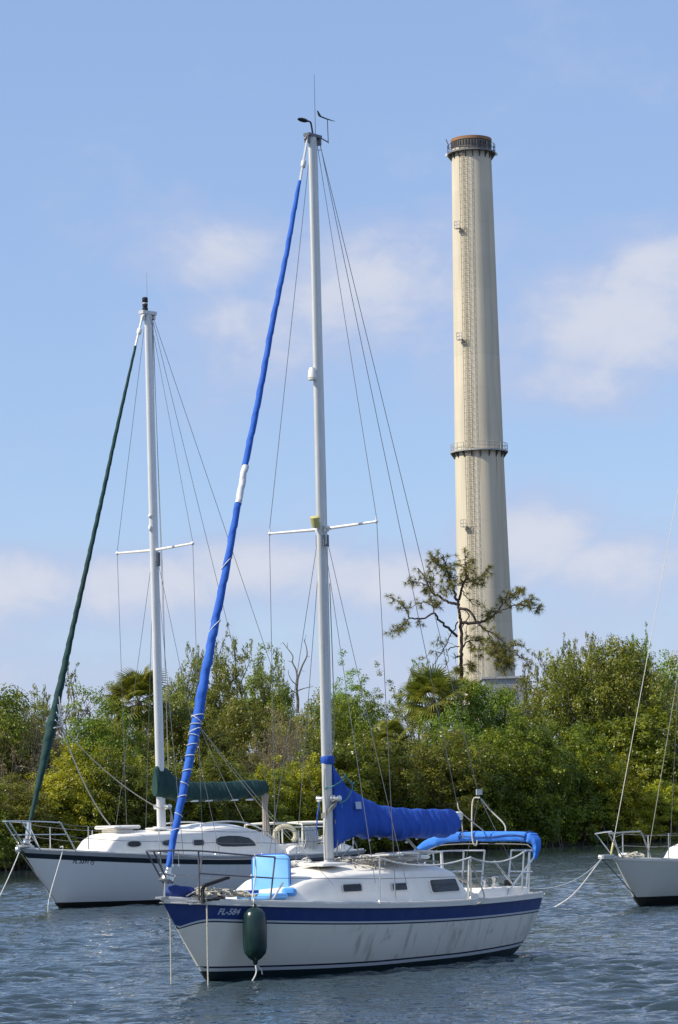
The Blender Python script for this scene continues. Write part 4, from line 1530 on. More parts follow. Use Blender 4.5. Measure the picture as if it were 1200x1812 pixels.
# ================================================================== BOATS
def water_pt(px, py, z=0.0):
    d = ray(px, py)
    k = (z - CAM_H) / d.z
    return Vector((0, 0, CAM_H)) + d * k


def cabin_loft(stn, hull, n_top=5):
    """trunk cabin: stations (x, half width at deck, half width at roof edge, roof edge z, roof middle z)"""
    rings = []
    for x, wb, wt, ze, zc in stn:
        zd = hull.zs(x) + 0.0
        ring = []
        half = [(wb, zd), (wb - (wb - wt) * 0.55, zd + (ze - zd) * 0.55), (wt, ze - 0.05 * min(1, (ze - zd) / 0.2)), (wt - 0.02, ze - 0.015), (wt - 0.07, ze + 0.005)]
        for k in range(1, n_top):
            u = 1 - k / n_top
            half.append(((wt - 0.07) * u, ze + 0.005 + (zc - ze) * (1 - u * u)))
        ring = [(x, y, z) for y, z in half] + [(x, 0, zc)] + [(x, -y, z) for y, z in half[::-1]]
        rings.append(ring)
    return MB().rings(rings, caps=True, closed=False)


def cab_side(stn, hull):
    xs = [s[0] for s in stn][::-1]

    def f(x, z):
        wb, wt, ze = (lerpf(x, xs, [s[i] for s in stn][::-1]) for i in (1, 2, 3))
        zd = hull.zs(x)
        u = min(1, max(0, (z - zd) / max(0.02, ze - 0.05 - zd)))
        return wb + (wt - wb) * u
    return f


def front_boat():
    F = boat_frame(-0.291, 42.643, 0.862)
    H = Hull(3.98, 1.33, 2.96, 4.53, 1.06, 4.36, 1.42, 1.05, -0.4, 0.42, 1.04, -2.6, rise=0.16)
    t = thing('sailboat', 'white sailboat with blue stripe, blue sail cover and blue furled sail, nearest of three', 'sailboat', 'sailboats at their moorings', F)
    zs = H.zs

    def swoop(x):
        q = min(1, max(0, (x - (H.Lb - .80)) / 0.60))
        return 0.26 * q ** 2.2
    b0 = lambda x: zs(x) - 0.065
    b1 = lambda x: zs(x) - 0.278 - swoop(x)
    l1 = lambda x: b1(x) - 0.030
    l2 = lambda x: l1(x) - 0.022
    w0 = lambda x: 0.17 + 0.012 * max(0, x) ** 1.6 + 0.02 * max(0, -x - 2) ** 1.5
    w1 = lambda x: w0(x) - 0.028
    w2 = lambda x: w1(x) - 0.05
    hull = H.strip(l2, w0, 10).build('hull', M_HULL, t, True)
    H.strip(lambda x: zs(x), b0, 2, 0.022).build('rub_rail', M_WHITE, hull, True)
    H.strip(b0, b1, 4).build('sheer_stripe', M_NAVY, hull, True)
    H.strip(b1, l1, 1).build('pale_stripe', M_LINE, hull, True)
    H.strip(l1, l2, 1).build('navy_line', M_NAVY2, hull, True)
    H.strip(w0, w1, 1).build('navy_line', M_NAVY2, hull, True)
    H.strip(w1, w2, 1).build('pale_stripe', M_LINE, hull, True)
    H.strip(w2, H.zk, 6).build('bottom_paint', M_BOTTOM, hull, True)
    H.rail(0.011, -0.062, -0.024).build('metal_strip', M_ALU, hull)
    text_on_hull('FL-584', H, 3.20, 1.055, 0.130, 0.25, M_TEXTW, hull, 'registration_number', 0.86, 0.04)
    H.deck(0.0, 0.0).build('deck', M_DECK, t, True)
    H.rail(0.022, 0.014, 0.035).build('toe_rail', M_ALU, t)
    # stem fitting
    MB().box((3.93, 0, 1.345), (0.22, 0.13, 0.03)).tube([(3.9, 0, 1.35), (3.88, 0, 1.62)], 0.016, 6).build('stem_fitting', M_STEEL, t)
    MB().box((3.62, 0.33, 1.235), (0.14, 0.03, 0.02)).tube([(3.55, 0.37, 1.26), (3.74, 0.30, 1.27)], 0.012, 5).build('bow_chock', M_STEEL, t)

    stn = [(2.45, .30, .26, zs(2.45) + .02, zs(2.45) + .03), (2.15, .48, .42, zs(2.15) + .07, zs(2.15) + .10), (1.75, .64, .56, 1.36, 1.43), (1.35, .76, .68, 1.50, 1.59),
           (0.95, .84, .77, 1.56, 1.665), (0.3, .93, .85, 1.585, 1.71), (-0.6, .97, .89, 1.585, 1.72), (-1.6, .96, .87, 1.565, 1.70), (-2.20, .94, .84, 1.54, 1.67),
           (-2.30, .935, .835, 1.50, 1.60), (-2.62, .92, .88, 1.14, 1.20)]
    cabin = cabin_loft(stn, H).build('cabin', M_WHITE, t, True)
    yf = cab_side(stn, H)
    for sd in (1, -1):
        side_window(rounded(0.26, 0.66, 1.300, 1.415, 0.03, skew=0), yf, cabin, side=sd)
        side_window(rounded(-0.88, -0.49, 1.275, 1.385, 0.03), yf, cabin, side=sd)
        side_window([(x - 0.35 * (1.40 - z) * (1 if x < -1.9 else 0.35), z) for x, z in rounded(-2.26, -1.50, 1.195, 1.405, 0.045)], yf, cabin, side=sd, mf=M_WHITE)
    # panel seam, hatches, handrails, roof gear
    MB().rbox((0.52, 0.30, 1.735), (0.62, 0.56, 0.05), 0.04).build('mast_hatch', M_WHITE, cabin)
    MB().rbox((1.45, 0, 1.64), (0.5, 0.5, 0.05), 0.05, Matrix.Rotation(R(12), 3, 'Y')).build('fore_hatch', M_WHITE, cabin)
    MB().rbox((-1.75, 0, 1.77), (1.0, 0.72, 0.07), 0.04).build('sliding_hatch', M_WHITE, cabin)
    for sd in (1, -1):
        hr = MB().tube(curve([(0.1, sd * .66, 1.66), (0.05, sd * .66, 1.73), (-1.0, sd * .66, 1.735), (-2.0, sd * .65, 1.70), (-2.05, sd * .65, 1.63)], 4), 0.014, 6)
        for x in (-.4, -.95, -1.5):
            hr.tube([(x, sd * .66, 1.63), (x, sd * .66, 1.735)], 0.012, 5)
        hr.build('handrail', M_WOOD, cabin)
    for k, (x, y, rz) in enumerate([(-0.62, .38, 8), (-1.15, .34, -5), (-1.66, .30, 4)]):
        Rm = Matrix.Rotation(R(rz), 3, 'Z') @ Matrix.Rotation(R(-2 - k), 3, 'Y') @ Matrix.Rotation(R(3), 3, 'X')
        pn = MB().rbox((x, y, 1.825 + .012 * k), (0.47, 1.02, 0.035), 0.02, Rm).build('solar_panel', M_ALU, t)
        cells = MB()
        for i in range(3):
            for j in range(6):
                cells.box(Vector((x, y, 1.825 + .012 * k)) + Rm @ Vector((-.145 + .145 * i, -.41 + .164 * j, .0195)), (.138, .157, .004), Rm)
        cells.build('solar_cells', M_SOLAR, pn)
        MB().tube([(x, y - .3, 1.70), (x, y - .3, 1.82)], .012, 5).tube([(x, y + .3, 1.68), (x, y + .3, 1.82)], .012, 5).build('bracket', M_ALU, pn)
    # cockpit
    for sd in (1, -1):
        co = MB()
        rows = []
        for x, h in ((-2.60, .10), (-2.72, .18), (-3.4, .17), (-4.0, .15), (-4.34, .12), (-4.42, .0)):
            yo = H.B(x) - .20
            z0, z1 = zs(x) - .02, zs(x) + h
            rows.append([(x, sd * yo, z0), (x, sd * (yo - .03), z1 - .015), (x, sd * (yo - .05), z1), (x, sd * (yo - .22), z1), (x, sd * (yo - .24), z1 - .015), (x, sd * (yo - .26), z0)])
        co.rings(rows).build('cockpit_coaming', M_WHITE, t, True)
        winch(t, (-3.35, sd * (H.B(-3.35) - .34), zs(-3.35) + .17), 1.25)
        winch(t, (-3.0, sd * (H.B(-3.0) - .33), zs(-3.0) + .18), 0.9)
    MB().box((-4.38, 0, 1.10), (0.10, 1.5, 0.10)).build('stern_deck', M_WHITE, t)
    MB().rbox((-4.05, 0.66, 1.26), (0.14, 0.12, 0.10), .02).build('instrument_pod', M_BLACK, t)
    MB().tube(curve([(-4.44, .2, .55), (-4.62, .32, .35), (-4.72, .38, .16)], 4), .016, 5).tube(curve([(-4.60, .30, .37), (-4.80, .34, .30), (-4.86, .30, .2)], 4), .013, 5).build('stern_boarding_step', M_BLACK, t)

    # mast ----------------------------------------------------------
    zt = 14.09
    mb = MB()
    rings = []
    for z in np.linspace(1.68, zt, 26):
        k = 1 - 0.12 * max(0, (z - 11) / 3)
        rings.append(oval(z, .104 * k, .068 * k, 16, cx=.018 * (z - 1.7) / 12.4 + .012 * math.sin(z * .4), cy=-.022 * (z - 1.7) / 12.4))
    mast = mb.rings(rings).build('mast', M_ALU, t, True)
    MB().tube([(-.125, 0, 3.3), (-.118, 0, 8), (-.10, -.02, 13.9)], .012, 4).build('sail_track', M_ALUW, mast)
    MB().box((0, -.02, zt + .02), (.34, .13, .05)).box((.15, -.02, zt - .05), (.05, .09, .14)).box((-.15, -.02, zt - .05), (.05, .09, .14)).lathe([(.035, -.02), (.035, .02)], (.17, -.02, zt - .06), 10, (0, 1, 0)).build('masthead', M_DARKTUBE, mast)
    MB().tube(curve([(.02, 0, zt + .04), (.06, 0, zt + .22), (.10, 0, zt + .25), (.16, 0, zt + .25)], 4), .016, 6).ball((.27, 0, zt + .245), .13, .055, .035).build('anchor_light', M_BLACK, mast, True)
    MB().tube([(-.05, 0, zt), (-.05, 0, 15.2)], [.007, .004], 5).build('antenna', M_WIRE, mast)
    va = MB().tube([(-.1, 0, zt + .03), (-.36, .02, zt - .03)], .011, 5).tube([(-.36, .02, zt - .05), (-.35, .02, zt + .36)], .007, 5)
    va.tube([(-.16, .0, zt + .40), (-.35, .02, zt + .375), (-.54, .03, zt + .37)], [.014, .012, .004], 5)
    va.extrude([(-.13, 0, zt + .40), (-.22, 0, zt + .39), (-.13, 0, zt + .48), (-.10, 0, zt + .48)], (0, .008, 0))
    va.build('wind_vane', M_BLACK, mast)
    MB().tube([(-.14 + .05 * math.cos(a * .63), 0, zt - .16 + .05 * math.sin(a * .63)) for a in range(10)], .006, 4, closed=True).build('shackle', M_WIRE, mast)
    MB().lathe([(.06, -.11), (.075, -.09), (.065, .03), (.045, .08)], (.16, -.01, 9.98), 12).lathe([(.07, -.13), (.074, -.112)], (.16, -.01, 9.98), 12).build('steaming_light', M_WHITE, mast, True)
    MB().lathe([(.02, -.11), (.065, -.09), (.085, .08), (.07, .09)], (.21, .03, 7.43), 12, (.3, .2, 1)).box((.14, .02, 7.40), (.08, .05, .06)).build('deck_light', M_YELLOW, mast, True)
    for sd in (1, -1):
        s = MB().tube([(0, sd * .07, 7.32), (0, sd * 1.19, 7.345)], [.028, .019], 8).ball((0, sd * 1.19, 7.345), .032).tube([(0, sd * 1.19, 7.33), (0, sd * 1.19, 7.43)], .014, 6)
        s.box((0, sd * .09, 7.32), (.09, .05, .10))
        s.build('spreader', M_ALUW, mast, True)
        tang = MB().box((.05, sd * .085, 7.12), (.03, .012, .2)).box((-.05, sd * .085, 7.12), (.03, .012, .2)).lathe([(.02, -.02), (.02, .02)], (0, sd * .09, 7.05), 8, (0, 1, 0))
        tang.build('shroud_tang', M_DARKTUBE, mast)
        w = winch(mast, (0, 0, 0), 1.1)
        w.location = (-.02, sd * .085, 2.80)
        w.rotation_euler = (-sd * math.pi / 2, 0, 0)
    MB().rbox((.0, 0, 1.735), (.34, .24, .06), .05).build('mast_step', M_ALU, mast)
    hal = MB()
    hal.tube(curve([(.12, .04, 3.30), (.15, .05, 3.0), (.13, .06, 2.6), (.14, .03, 2.2), (.13, .03, 1.8)], 5), .012, 5)
    hal.tube(curve([(-.06, .09, 6.4), (-.10, .09, 4.4), (-.06, .10, 3.75), (-.03, .11, 3.60)], 5), .008, 5)
    hal.tube(curve([(.04, .085, 3.62), (.0, .10, 3.56), (-.05, .10, 3.62), (-.08, .085, 3.72)], 5), .012, 5)
    hal.tube(curve([(-.10, .06, 2.45), (-.14, .07, 2.2), (-.10, .08, 1.85)], 5), .011, 5)
    for k in range(3):
        a0 = 2.74 - .03 * k
        hal.tube(curve([(.12, -.05, a0 - .20), (.10, .09, a0 - .12), (-.02, .14, a0), (-.10, .10, a0 + .06)], 5), .011, 5)
    hal.build('halyard', M_ROPEG, mast)
    # cover collar round the mast
    MB().rings([oval(z, .114 + d, .078 + d, 16, cx=-.01) for z, d in ((3.37, .002), (3.39, .016), (3.45, .022), (3.50, .018), (3.515, .004))]).build('cover_collar', M_BLUE, t, True)

    # boom and cover -------------------------------------------------
    bo = MB().rings([[(x, .055 * math.cos(a), 2.44 + dz + .075 * math.sin(a)) for a in [2 * math.pi * k / 14 for k in range(14)]] for x, dz in ((-.18, .02), (-3.42, .0), (-3.5, .0))])
    boom = bo.build('boom', M_ALUW, t, True)
    MB().rbox((-3.50, 0, 2.45), (.17, .10, .15), .03).build('boom_end', M_WHITE, boom)
    MB().lathe([(.03, -.015), (.045, -.01), (.045, .01), (.03, .015)], (-3.56, 0, 2.40), 10, (0, 1, 0)).build('sheave', M_DARKTUBE, boom)
    cv = cover([(-.105, 3.42, 1.98, .085), (-.25, 3.22, 2.02, .12), (-.45, 3.02, 2.12, .15), (-.70, 2.90, 2.17, .165), (-.95, 2.79, 2.12, .175), (-1.27, 2.69, 2.15, .185), (-1.6, 2.64, 2.11, .185),
                (-1.9, 2.62, 2.05, .18), (-2.15, 2.60, 2.12, .18), (-2.45, 2.59, 2.08, .175), (-2.8, 2.58, 2.10, .175), (-3.1, 2.575, 2.08, .17), (-3.3, 2.565, 2.12, .165), (-3.39, 2.55, 2.20, .14)], 5)
    cvo = cv.build('sail_cover', M_BLUE, t, True)
    MB().extrude([(-.52, .165, 2.62), (-.66, .168, 2.62), (-.66, .155, 2.74), (-.52, .152, 2.74)], (0, .006, 0)).build('cover_label', mat('pale_label', (.45, .52, .62), .7), cvo)
    MB().extrude([(-.17, .10, 2.50), (-.23, .115, 2.50), (-.23, .115, 2.70), (-.17, .10, 2.70)], (0, .008, 0)).build('cover_tab', M_BLUE2, cvo)
    MB().extrude([(.14, -.12, 2.55), (.13, -.16, 2.20), (.05, -.14, 2.75)], (0.004, -.012, 0)).build('cover_flap', M_BLUE, cvo)
    for x, zz in ((-1.28, 2.14), (-1.02, 2.12), (-2.0, 2.06), (-2.28, 2.11)):
        MB().lathe([(.012, -.02), (.03, 0), (.012, .02)], (x, .03, zz - .03), 8).build('cover_hook', M_WHITEC, cvo)
    tie = MB().tube(curve([(.12, .02, 2.98), (.06, .11, 2.99), (-.16, .14, 3.08), (-.33, .12, 3.20)], 6), .013, 5)
    tie.tube(curve([(-.42, .10, 3.10), (-.45, .16, 2.98), (-.30, .17, 2.80), (-.12, .16, 2.72)], 6), .013, 5)
    tie.tube(curve([(-.33, .13, 3.16), (-.46, .15, 3.04), (-.52, .14, 3.06)], 5), .012, 5)
    tie.build('cover_tie', M_ROPET, cvo)
    MB().tube([(-2.0, .05, 2.10), (-2.35, .12, 1.76)], .02, 6).tube([(-2.06, -.02, 2.10), (-2.42, .04, 1.76)], .02, 6).build('mainsheet', M_ROPEG, t)
    MB().tube([(-.30, .04, 2.35), (-.62, .05, 2.06), (-.12, .1, 1.78)], .013, 5).tube([(-.62, .05, 2.06), (-.75, .05, 1.78)], .012, 5).build('boom_vang', M_ROPEG, t)

    # headsail ----------------------------------------------------------
    p0, p1 = Vector((3.80, 0, 1.80)), Vector((.377, 0, 13.255))
    prof = [(0, .040), (.02, .052), (.10, .062), (.15, .070), (.18, .080), (.21, .088), (.25, .076), (.36, .064), (.5, .055), (.8, .048), (.97, .038), (1, .028)]
    hs = furl_piece(p0, p1, prof, 3, 26, 0, .507, 110).build('furled_headsail', M_BLUE3, t, True)
    furl_piece(p0, p1, prof, 4, 26, .507, .563, 20).build('white_patch', M_WHITEC, hs, True)
    furl_piece(p0, p1, prof, 5, 26, .563, 1.0, 90).build('upper_roll', M_BLUE3, hs, True)
    tg = (p1 - p0).normalized()
    MB().lathe([(.03, 0), (.115, .01), (.125, .03), (.105, .045), (.10, .10), (.125, .115), (.125, .135), (.05, .15), (.04, .24)], (3.86, 0, 1.57), 20, tg).build('furling_drum', M_STEEL, hs, True)
    MB().tube([p1, (.213, 0, 13.855), (.165, 0, 14.03)], [.022, .022, .016], 6).lathe([(.035, 0), (.045, .02), (.045, .12), (.03, .14)], (.30, 0, 13.5), 10, tg).build('headstay', M_ALU, hs, True)

    def ringat(tt, rr, tilt, r=.007):
        c = p0.lerp(p1, tt)
        rr = lerpf(tt, [q[0] for q in prof], [q[1] for q in prof]) * 1.06 + .004
        a = tg.orthogonal().normalized()
        b = tg.cross(a)
        MB().tube([c + (a * math.cos(q * .449) + b * math.sin(q * .449)) * rr + tg * tilt * math.sin(q * .449) for q in range(14)], r, 4, closed=True).build('sail_lashing', M_ROPEW, hs)
    for tt, rr, tl in ((.205, .112, .04), (.20, .112, -.05), (.193, .11, .02), (.185, .104, .06), (.178, .10, 0), (.165, .092, .03), (.15, .086, 0.02), (.13, .083, .03), (.112, .08, -.02), (.095, .079, .03), (.07, .076, -.02), (.05, .074, .03), (.33, .106, .12), (.42, .10, .12)):
        ringat(tt, rr, tl)
    clew = p0.lerp(p1, .19) + Vector((-.10, 0, 0))
    wires(t, sag(clew, (-.9, -1.2, 1.75), .10), .0042, 'headsail_sheet', M_ROPE)
    wires(t, sag(clew, (1.0, 0.95, 1.42), .04), .0042, 'headsail_sheet', M_ROPE)
    wires(t, sag(clew, (.2, -1.05, 1.5), .10), .0042, 'headsail_sheet', M_ROPE)

    # standing rigging -----------------------------------------------
    top = (-.03, -.02, zt)
    for sd in (1, -1):
        cp = H.edge(-.12, sd, .10, .01)
        tip = Vector((0, sd * 1.2, 7.40))
        wires(t, [(0, sd * .06, zt - .05), tip, cp], .0055)
        wires(t, [(.04, sd * .08, 7.1), H.edge(.28, sd, .12, .01)], .0055)
        wires(t, [(-.04, sd * .08, 7.1), H.edge(-.52, sd, .12, .01)], .0055)
        for x, q in ((-.12, tip), (.28, Vector((.04, sd * .08, 7.1))), (-.52, Vector((-.04, sd * .08, 7.1)))):
            a = H.edge(x, sd, .11, .01)
            u = (q - a).normalized()
            MB().tube([a, a + u * .32], .012, 6).build('turnbuckle', M_STEEL, t)
    plate = Vector((-4.12, 0, 2.78))
    wires(t, [(-.16, -.02, zt - .02), plate], .006, 'backstay')
    wires(t, [plate, (-4.42, .72, 1.15)], .0055, 'backstay')
    wires(t, [plate, (-4.42, -.72, 1.15)], .0055, 'backstay')
    MB().extrude([plate + Vector((.09, 0, .03)), plate + Vector((-.07, 0, .03)), plate + Vector((-.07, 0, .13)), plate + Vector((.09, 0, .13))], (0, .02, 0)).build('backstay_plate', M_FRAME, t)
    wires(t, [(-.15, 0, zt - .04), (-3.48, 0, 2.66)], .006, 'topping_lift')
    wires(t, curve([(-3.48, 0, 2.70), (-3.52, .02, 2.54), (-3.75, .08, 2.36), (-4.02, .14, 2.18), (-4.12, .16, 2.05)], 4), .012, 'boom_line', M_ROPE)
    wires(t, [(-3.6, 0, 2.36), (-3.62, 0, 2.05)], .010, 'boom_line', M_ROPE)
    wires(t, curve([plate + Vector((0, .02, -.02)), plate + Vector((.05, -.1, -.06)), (-3.95, -.05, 2.30), (-3.93, -.02, 1.98), (-3.98, .02, 1.93), (-4.0, .03, 2.1)], 5), .014, 'canopy_rope', M_ROPE)
    wires(t, curve([plate + Vector((-.03, .02, -.04)), (-4.30, .12, 2.52), (-4.36, .36, 2.28), (-4.34, .40, 2.1)], 5), .014, 'canopy_rope', M_ROPE)

    # rails -----------------------------------------------------------
    pu = MB()
    r_ = .0145
    pu.tube(curve([(2.22, .80, 1.905), (2.9, .64, 1.97), (3.56, .42, 2.045), (4.05, .20, 2.065), (4.22, .06, 2.06), (4.22, -.06, 2.06), (4.05, -.20, 2.065), (3.56, -.42, 2.045), (2.9, -.64, 1.97), (2.22, -.80, 1.905)], 5), r_, 7)
    for sd in (1, -1):
        pu.tube([(2.22, sd * .80, 1.905), (2.36, sd * .80, zs(2.36))], r_, 7)
        pu.tube([(3.56, sd * .42, 2.045), (3.52, sd * .38, zs(3.5))], r_, 7)
        pu.tube([(2.29, sd * .80, 1.58), (3.54, sd * .41, 1.70)], r_ * .9, 7)
        pu.tube([(4.20, sd * .08, 2.06), (3.86, sd * .05, 1.56)], r_, 7)
    pu.build('pulpit', M_DARKTUBE, t, True)
    MB().tube([(2.05, .80, 1.5), (2.34, .80, zs(2.34))], .018, 6).build('pulpit_foot', M_ALU, t)
    ch = MB()
    for x, y in ((3.95, .24), (3.86, .28)):
        ch.tube([(x, y, 2.05), (x, y, 1.84)], .006, 4).lathe([(.012, -.03), (.016, 0), (.012, .03)], (x, y, 1.82), 8)
    ch.build('rail_clip', M_STEEL, t)
    for sd in (1, -1):
        P1, P2 = H.edge(.30, sd, .07), H.edge(-2.15, sd, .07)
        for P, nm in ((P1, 1), (P2, 2)):
            st = MB().tube([P, P + Vector((-.02, 0, .74))], .0155, 7).lathe([(.035, 0), (.03, .04), (.017, .06)], P, 10)
            if nm == 2:
                st.tube([P + Vector((.10, 0, 0)), P + Vector((.03, 0, .70))], .014, 7)
            st.build('stanchion', M_STEEL, t, True)
        gate = Vector((-4.12, sd * 1.0, 1.82))
        wires(t, sag((2.24, sd * .79, 1.88), P1 + Vector((-.02, 0, .73)), .01), .006, 'lifeline')
        wires(t, sag(P1 + Vector((-.02, 0, .73)), P2 + Vector((-.02, 0, .72)), .13, 14), .016 if sd > 0 else .012, 'covered_lifeline', M_ROPEW)
        wires(t, sag(P2 + Vector((-.02, 0, .72)), gate, .14, 14), .016 if sd > 0 else .012, 'covered_lifeline', M_ROPEW)
        wires(t, [(2.29, sd * .79, 1.58), P1 + Vector((-.01, 0, .40)), P2 + Vector((-.01, 0, .40)), (-4.1, sd * .99, 1.44)], .0055, 'lifeline')
    for sd in (1, -1):
        ps = MB()
        ps.tube(curve([(-4.02, sd * 1.02, 1.80), (-4.40, sd * .95, 1.81), (-4.60, sd * .72, 1.81), (-4.63, sd * .30, 1.81)], 5), .016, 7)
        ps.tube([(-4.04, sd * 1.02, 1.80), (-4.0, sd * .97, zs(-4.0))], .016, 7)
        ps.tube([(-4.26, sd * .99, 1.80), (-4.24, sd * .95, zs(-4.2))], .016, 7)
        ps.tube([(-4.58, sd * .74, 1.80), (-4.46, sd * .72, zs(-4.4))], .016, 7)
        ps.tube([(-4.63, sd * .30, 1.81), (-4.47, sd * .30, zs(-4.4))], .016, 7)
        ps.tube(curve([(-4.02, sd * 1.0, 1.44), (-4.36, sd * .94, 1.44), (-4.53, sd * .72, 1.44), (-4.56, sd * .30, 1.44)], 5), .013, 7)
        ps.build('pushpit', M_STEEL, t, True)
    # canopy and its frame
    path = curve([(-4.27, 1.08, 1.66), (-4.30, 1.09, 1.78), (-4.33, 1.08, 1.93), (-4.33, 1.00, 2.02), (-4.31, .84, 2.055), (-4.12, 0, 2.075), (-3.95, -.62, 2.06), (-3.90, -.85, 2.0), (-3.82, -1.05, 1.91), (-3.74, -1.22, 1.82)], 7)
    rings = []
    m = len(path)
    rnd = random.Random(2)
    for i, q in enumerate(path):
        u = i / (m - 1)
        k = lerpf(u, [0, .1, .22, .36, .5, .75, .9, 1], [.22, .36, .62, .95, 1.0, 1.0, .66, .2])
        tgv = (path[min(i + 1, m - 1)] - path[max(i - 1, 0)]).normalized()
        ax = Vector((1, 0, 0))
        nv = tgv.cross(ax).normalized()
        ax = nv.cross(tgv).normalized()
        ring = []
        for j in range(16):
            a = 2 * math.pi * j / 16
            c_, s_ = math.cos(a), math.sin(a)
            c_, s_ = math.copysign(abs(c_) ** .45, c_), math.copysign(abs(s_) ** .45, s_)
            w = 1 + .03 * math.sin(29 * u + 2 * a) + .03 * math.sin(61 * u - a) + rnd.uniform(-.025, .025)
            if i in (25, 26, 37, 38):
                w *= .86
            ring.append(q + nv * (.090 * k * w * s_) + ax * (.15 * k * w * c_))
        rings.append(ring)
    can = MB().rings(rings).build('cockpit_canopy', M_BLUE2, t, True)
    MB().tube([q + Vector((.10, 0, -.13)) for q in path[14:58]], .010, 5).build('canopy_edge', M_DARKTUBE, can)
    for i in (26, 38):
        q = path[i]
        MB().tube([q + Vector((.158 * math.cos(a), .01 * math.sin(3 * a), .10 * math.sin(a))) for a in [2 * math.pi * k / 14 for k in range(14)]], .012, 5, closed=True).build('canopy_strap', M_NAVY, can)
    for k, (a, b) in enumerate(((25, 31), (31, 38))):
        qa, qb = path[a] + Vector((.17, 0, .02)), path[b] + Vector((.17, 0, .02))
        MB().tube(sag(qa, qb, .03 if k else -.02, 6), .010, 4).build('canopy_strap', M_NAVY, can)
    for sd in (1, -1):
        fr = MB()
        hg = Vector((-3.62, sd * 1.0, 1.16))
        tp = Vector((-4.28, 1.08, 1.72)) if sd > 0 else Vector((-3.74, -1.16, 1.86))
        fr.tube([hg, tp], .017, 7)
        fr.tube([hg + Vector((-.08, 0, .10)), Vector((-3.2, sd * 1.0, 1.66))], .016, 7)
        fr.tube([hg, hg + Vector((.05, 0, -.10))], .02, 7)
        fr.ball(hg, .03)
        fr.build('canopy_frame', M_STEEL, t, True)
    MB().tube([(-3.0, -.55, 1.82), (-1.9, -.72, 1.76), (-3.05, -.55, 1.82)], .02, 6).tube([(-3.55, -.45, 1.20), (-3.55, -.45, 1.82), (-3.2, -.45, 1.84)], .018, 6).tube([(-2.9, -.3, 1.15), (-2.9, -.3, 1.66)], .016, 6).build('cockpit_rail', M_ALUW, t, True)
    MB().tube([(-4.1, .12, 1.10), (-3.0, .05, 1.50)], [.03, .02], 7).build('tiller', M_WOOD, t)
    MB().rbox((.28, H.B(.28) - .03, zs(.28) + .02), (.2, .06, .04), .01).build('chainplate', M_WHITE, t)
    rp = MB().tube(curve([(-2.1, 1.30, 1.75), (-2.28, 1.34, 1.4), (-2.42, 1.36, 1.10), (-2.2, 1.40, .99), (-2.02, 1.36, 1.03), (-2.05, 1.33, 1.5), (-2.12, 1.31, 1.74)], 6), .014, 5)
    solo('rope_loop', rp, M_ROPE, 'cream rope looped round the aft stanchion of the front boat', 'rope', F, (-2.15, 1.3, 1.05))

    # things lying on the boat ----------------------------------------
    solo('rope_heap', heap(heap(heap(MB(), (3.15, .22, 1.33), .42, .26, .12, 26, .013, 4, .14), (3.40, .30, 1.33), .12, .10, .06, 8, .012, 9, .1), (2.75, .42, 1.30), .25, .2, .10, 12, .014, 19, .15), M_ROPE,
         'heap of cream rope on the bow deck of the front boat', 'rope', F, (3.3, .1, 1.2))
    solo('rope_heap', heap(MB(), (-.35, .25, 1.74), .28, .5, .10, 22, .011, 14, .12), M_ROPEG, 'tangle of grey line on the cabin roof beside the mast foot', 'rope', F, (-.35, .25, 1.72))
    solo('rope_heap', heap(MB(), (.25, -.35, 1.72), .2, .22, .09, 9, .012, 24, .1), M_ROPEW, 'white line piled left of the mast foot on the cabin roof', 'rope', F, (.25, -.35, 1.7))
    bag = MB()
    bdir, bup = Vector((-.65, .76, 0)), Vector((.76, .65, 0))
    bag.rings([[Vector((3.60, 0.03, 1.42)) + bdir * dx + bup * (r * math.cos(a)) + Vector((0, 0, r * math.sin(a) + .012 * math.sin(14 * dx + 2 * a))) for a in [2 * math.pi * k / 14 for k in range(14)]]
               for dx, r in ((-.22, .02), (-.21, .06), (-.16, .088), (-.05, .10), (.02, .088), (.10, .096), (.17, .08), (.22, .05), (.24, .02))])
    bg = thing('fender_bag', 'rolled dark blue canvas bundle on the tip of the front boat\'s bow', 'bundle', None, F, (3.62, 0, 1.3))
    bag.build('canvas', mat('dull_blue_canvas', (.02, .05, .22), .8, var=.5, vscale=8), bg, True)
    an = thing('anchor', 'black anchor with long bent shank on the front boat\'s bow', 'anchor', None, F, (3.45, .38, 1.25))
    MB().tube([(3.52, .46, 1.24), (3.53, .46, 1.44), (3.48, .45, 1.505), (3.36, .44, 1.53), (2.95, .41, 1.60), (2.86, .40, 1.605)], [.030, .032, .034, .032, .028, .022], 6).build('shank', M_RUST, an, True)
    MB().extrude([(3.50, .42, 1.26), (3.10, .54, 1.28), (3.02, .40, 1.30), (3.10, .28, 1.28)], (0, 0, .03)).extrude([(3.2, .40, 1.28), (3.02, .40, 1.30), (3.05, .40, 1.40)], (0, .02, 0)).build('fluke', M_RUST, an)
    # cushions
    nrm = Vector((.80, .60, 0))
    sdv = Vector((-.60, .80, 0))

    def cush(c, w, h, th, lean, r):
        up = (Vector((0, 0, 1)) * math.cos(lean) - nrm * math.sin(lean))
        Rm = Matrix((sdv, up, nrm * math.cos(lean) + Vector((0, 0, 1)) * math.sin(lean))).transposed()
        return MB().rbox(c, (w, h, th), r, Rm, 5), Rm
    q, Rm = cush((1.72, .26, 1.60), .60, .66, .085, R(10), .10)
    cu = thing('cushion', 'upright sky blue cushion with rounded corners on the foredeck', 'cushion', 'blue cushions on the foredeck', F, (1.72, .26, 1.25))
    q.build('pad', M_SKYBLUE, cu, True)
    q2, _ = cush((1.715 - .02, .247 - .015, 1.603), .635, .69, .045, R(10), .12)
    q2.build('piping', M_MIDBLUE, cu, True)
    cu2 = thing('cushion', 'flat sky blue cushion lying below the upright one', 'cushion', 'blue cushions on the foredeck', F, (2.15, .38, 1.24))
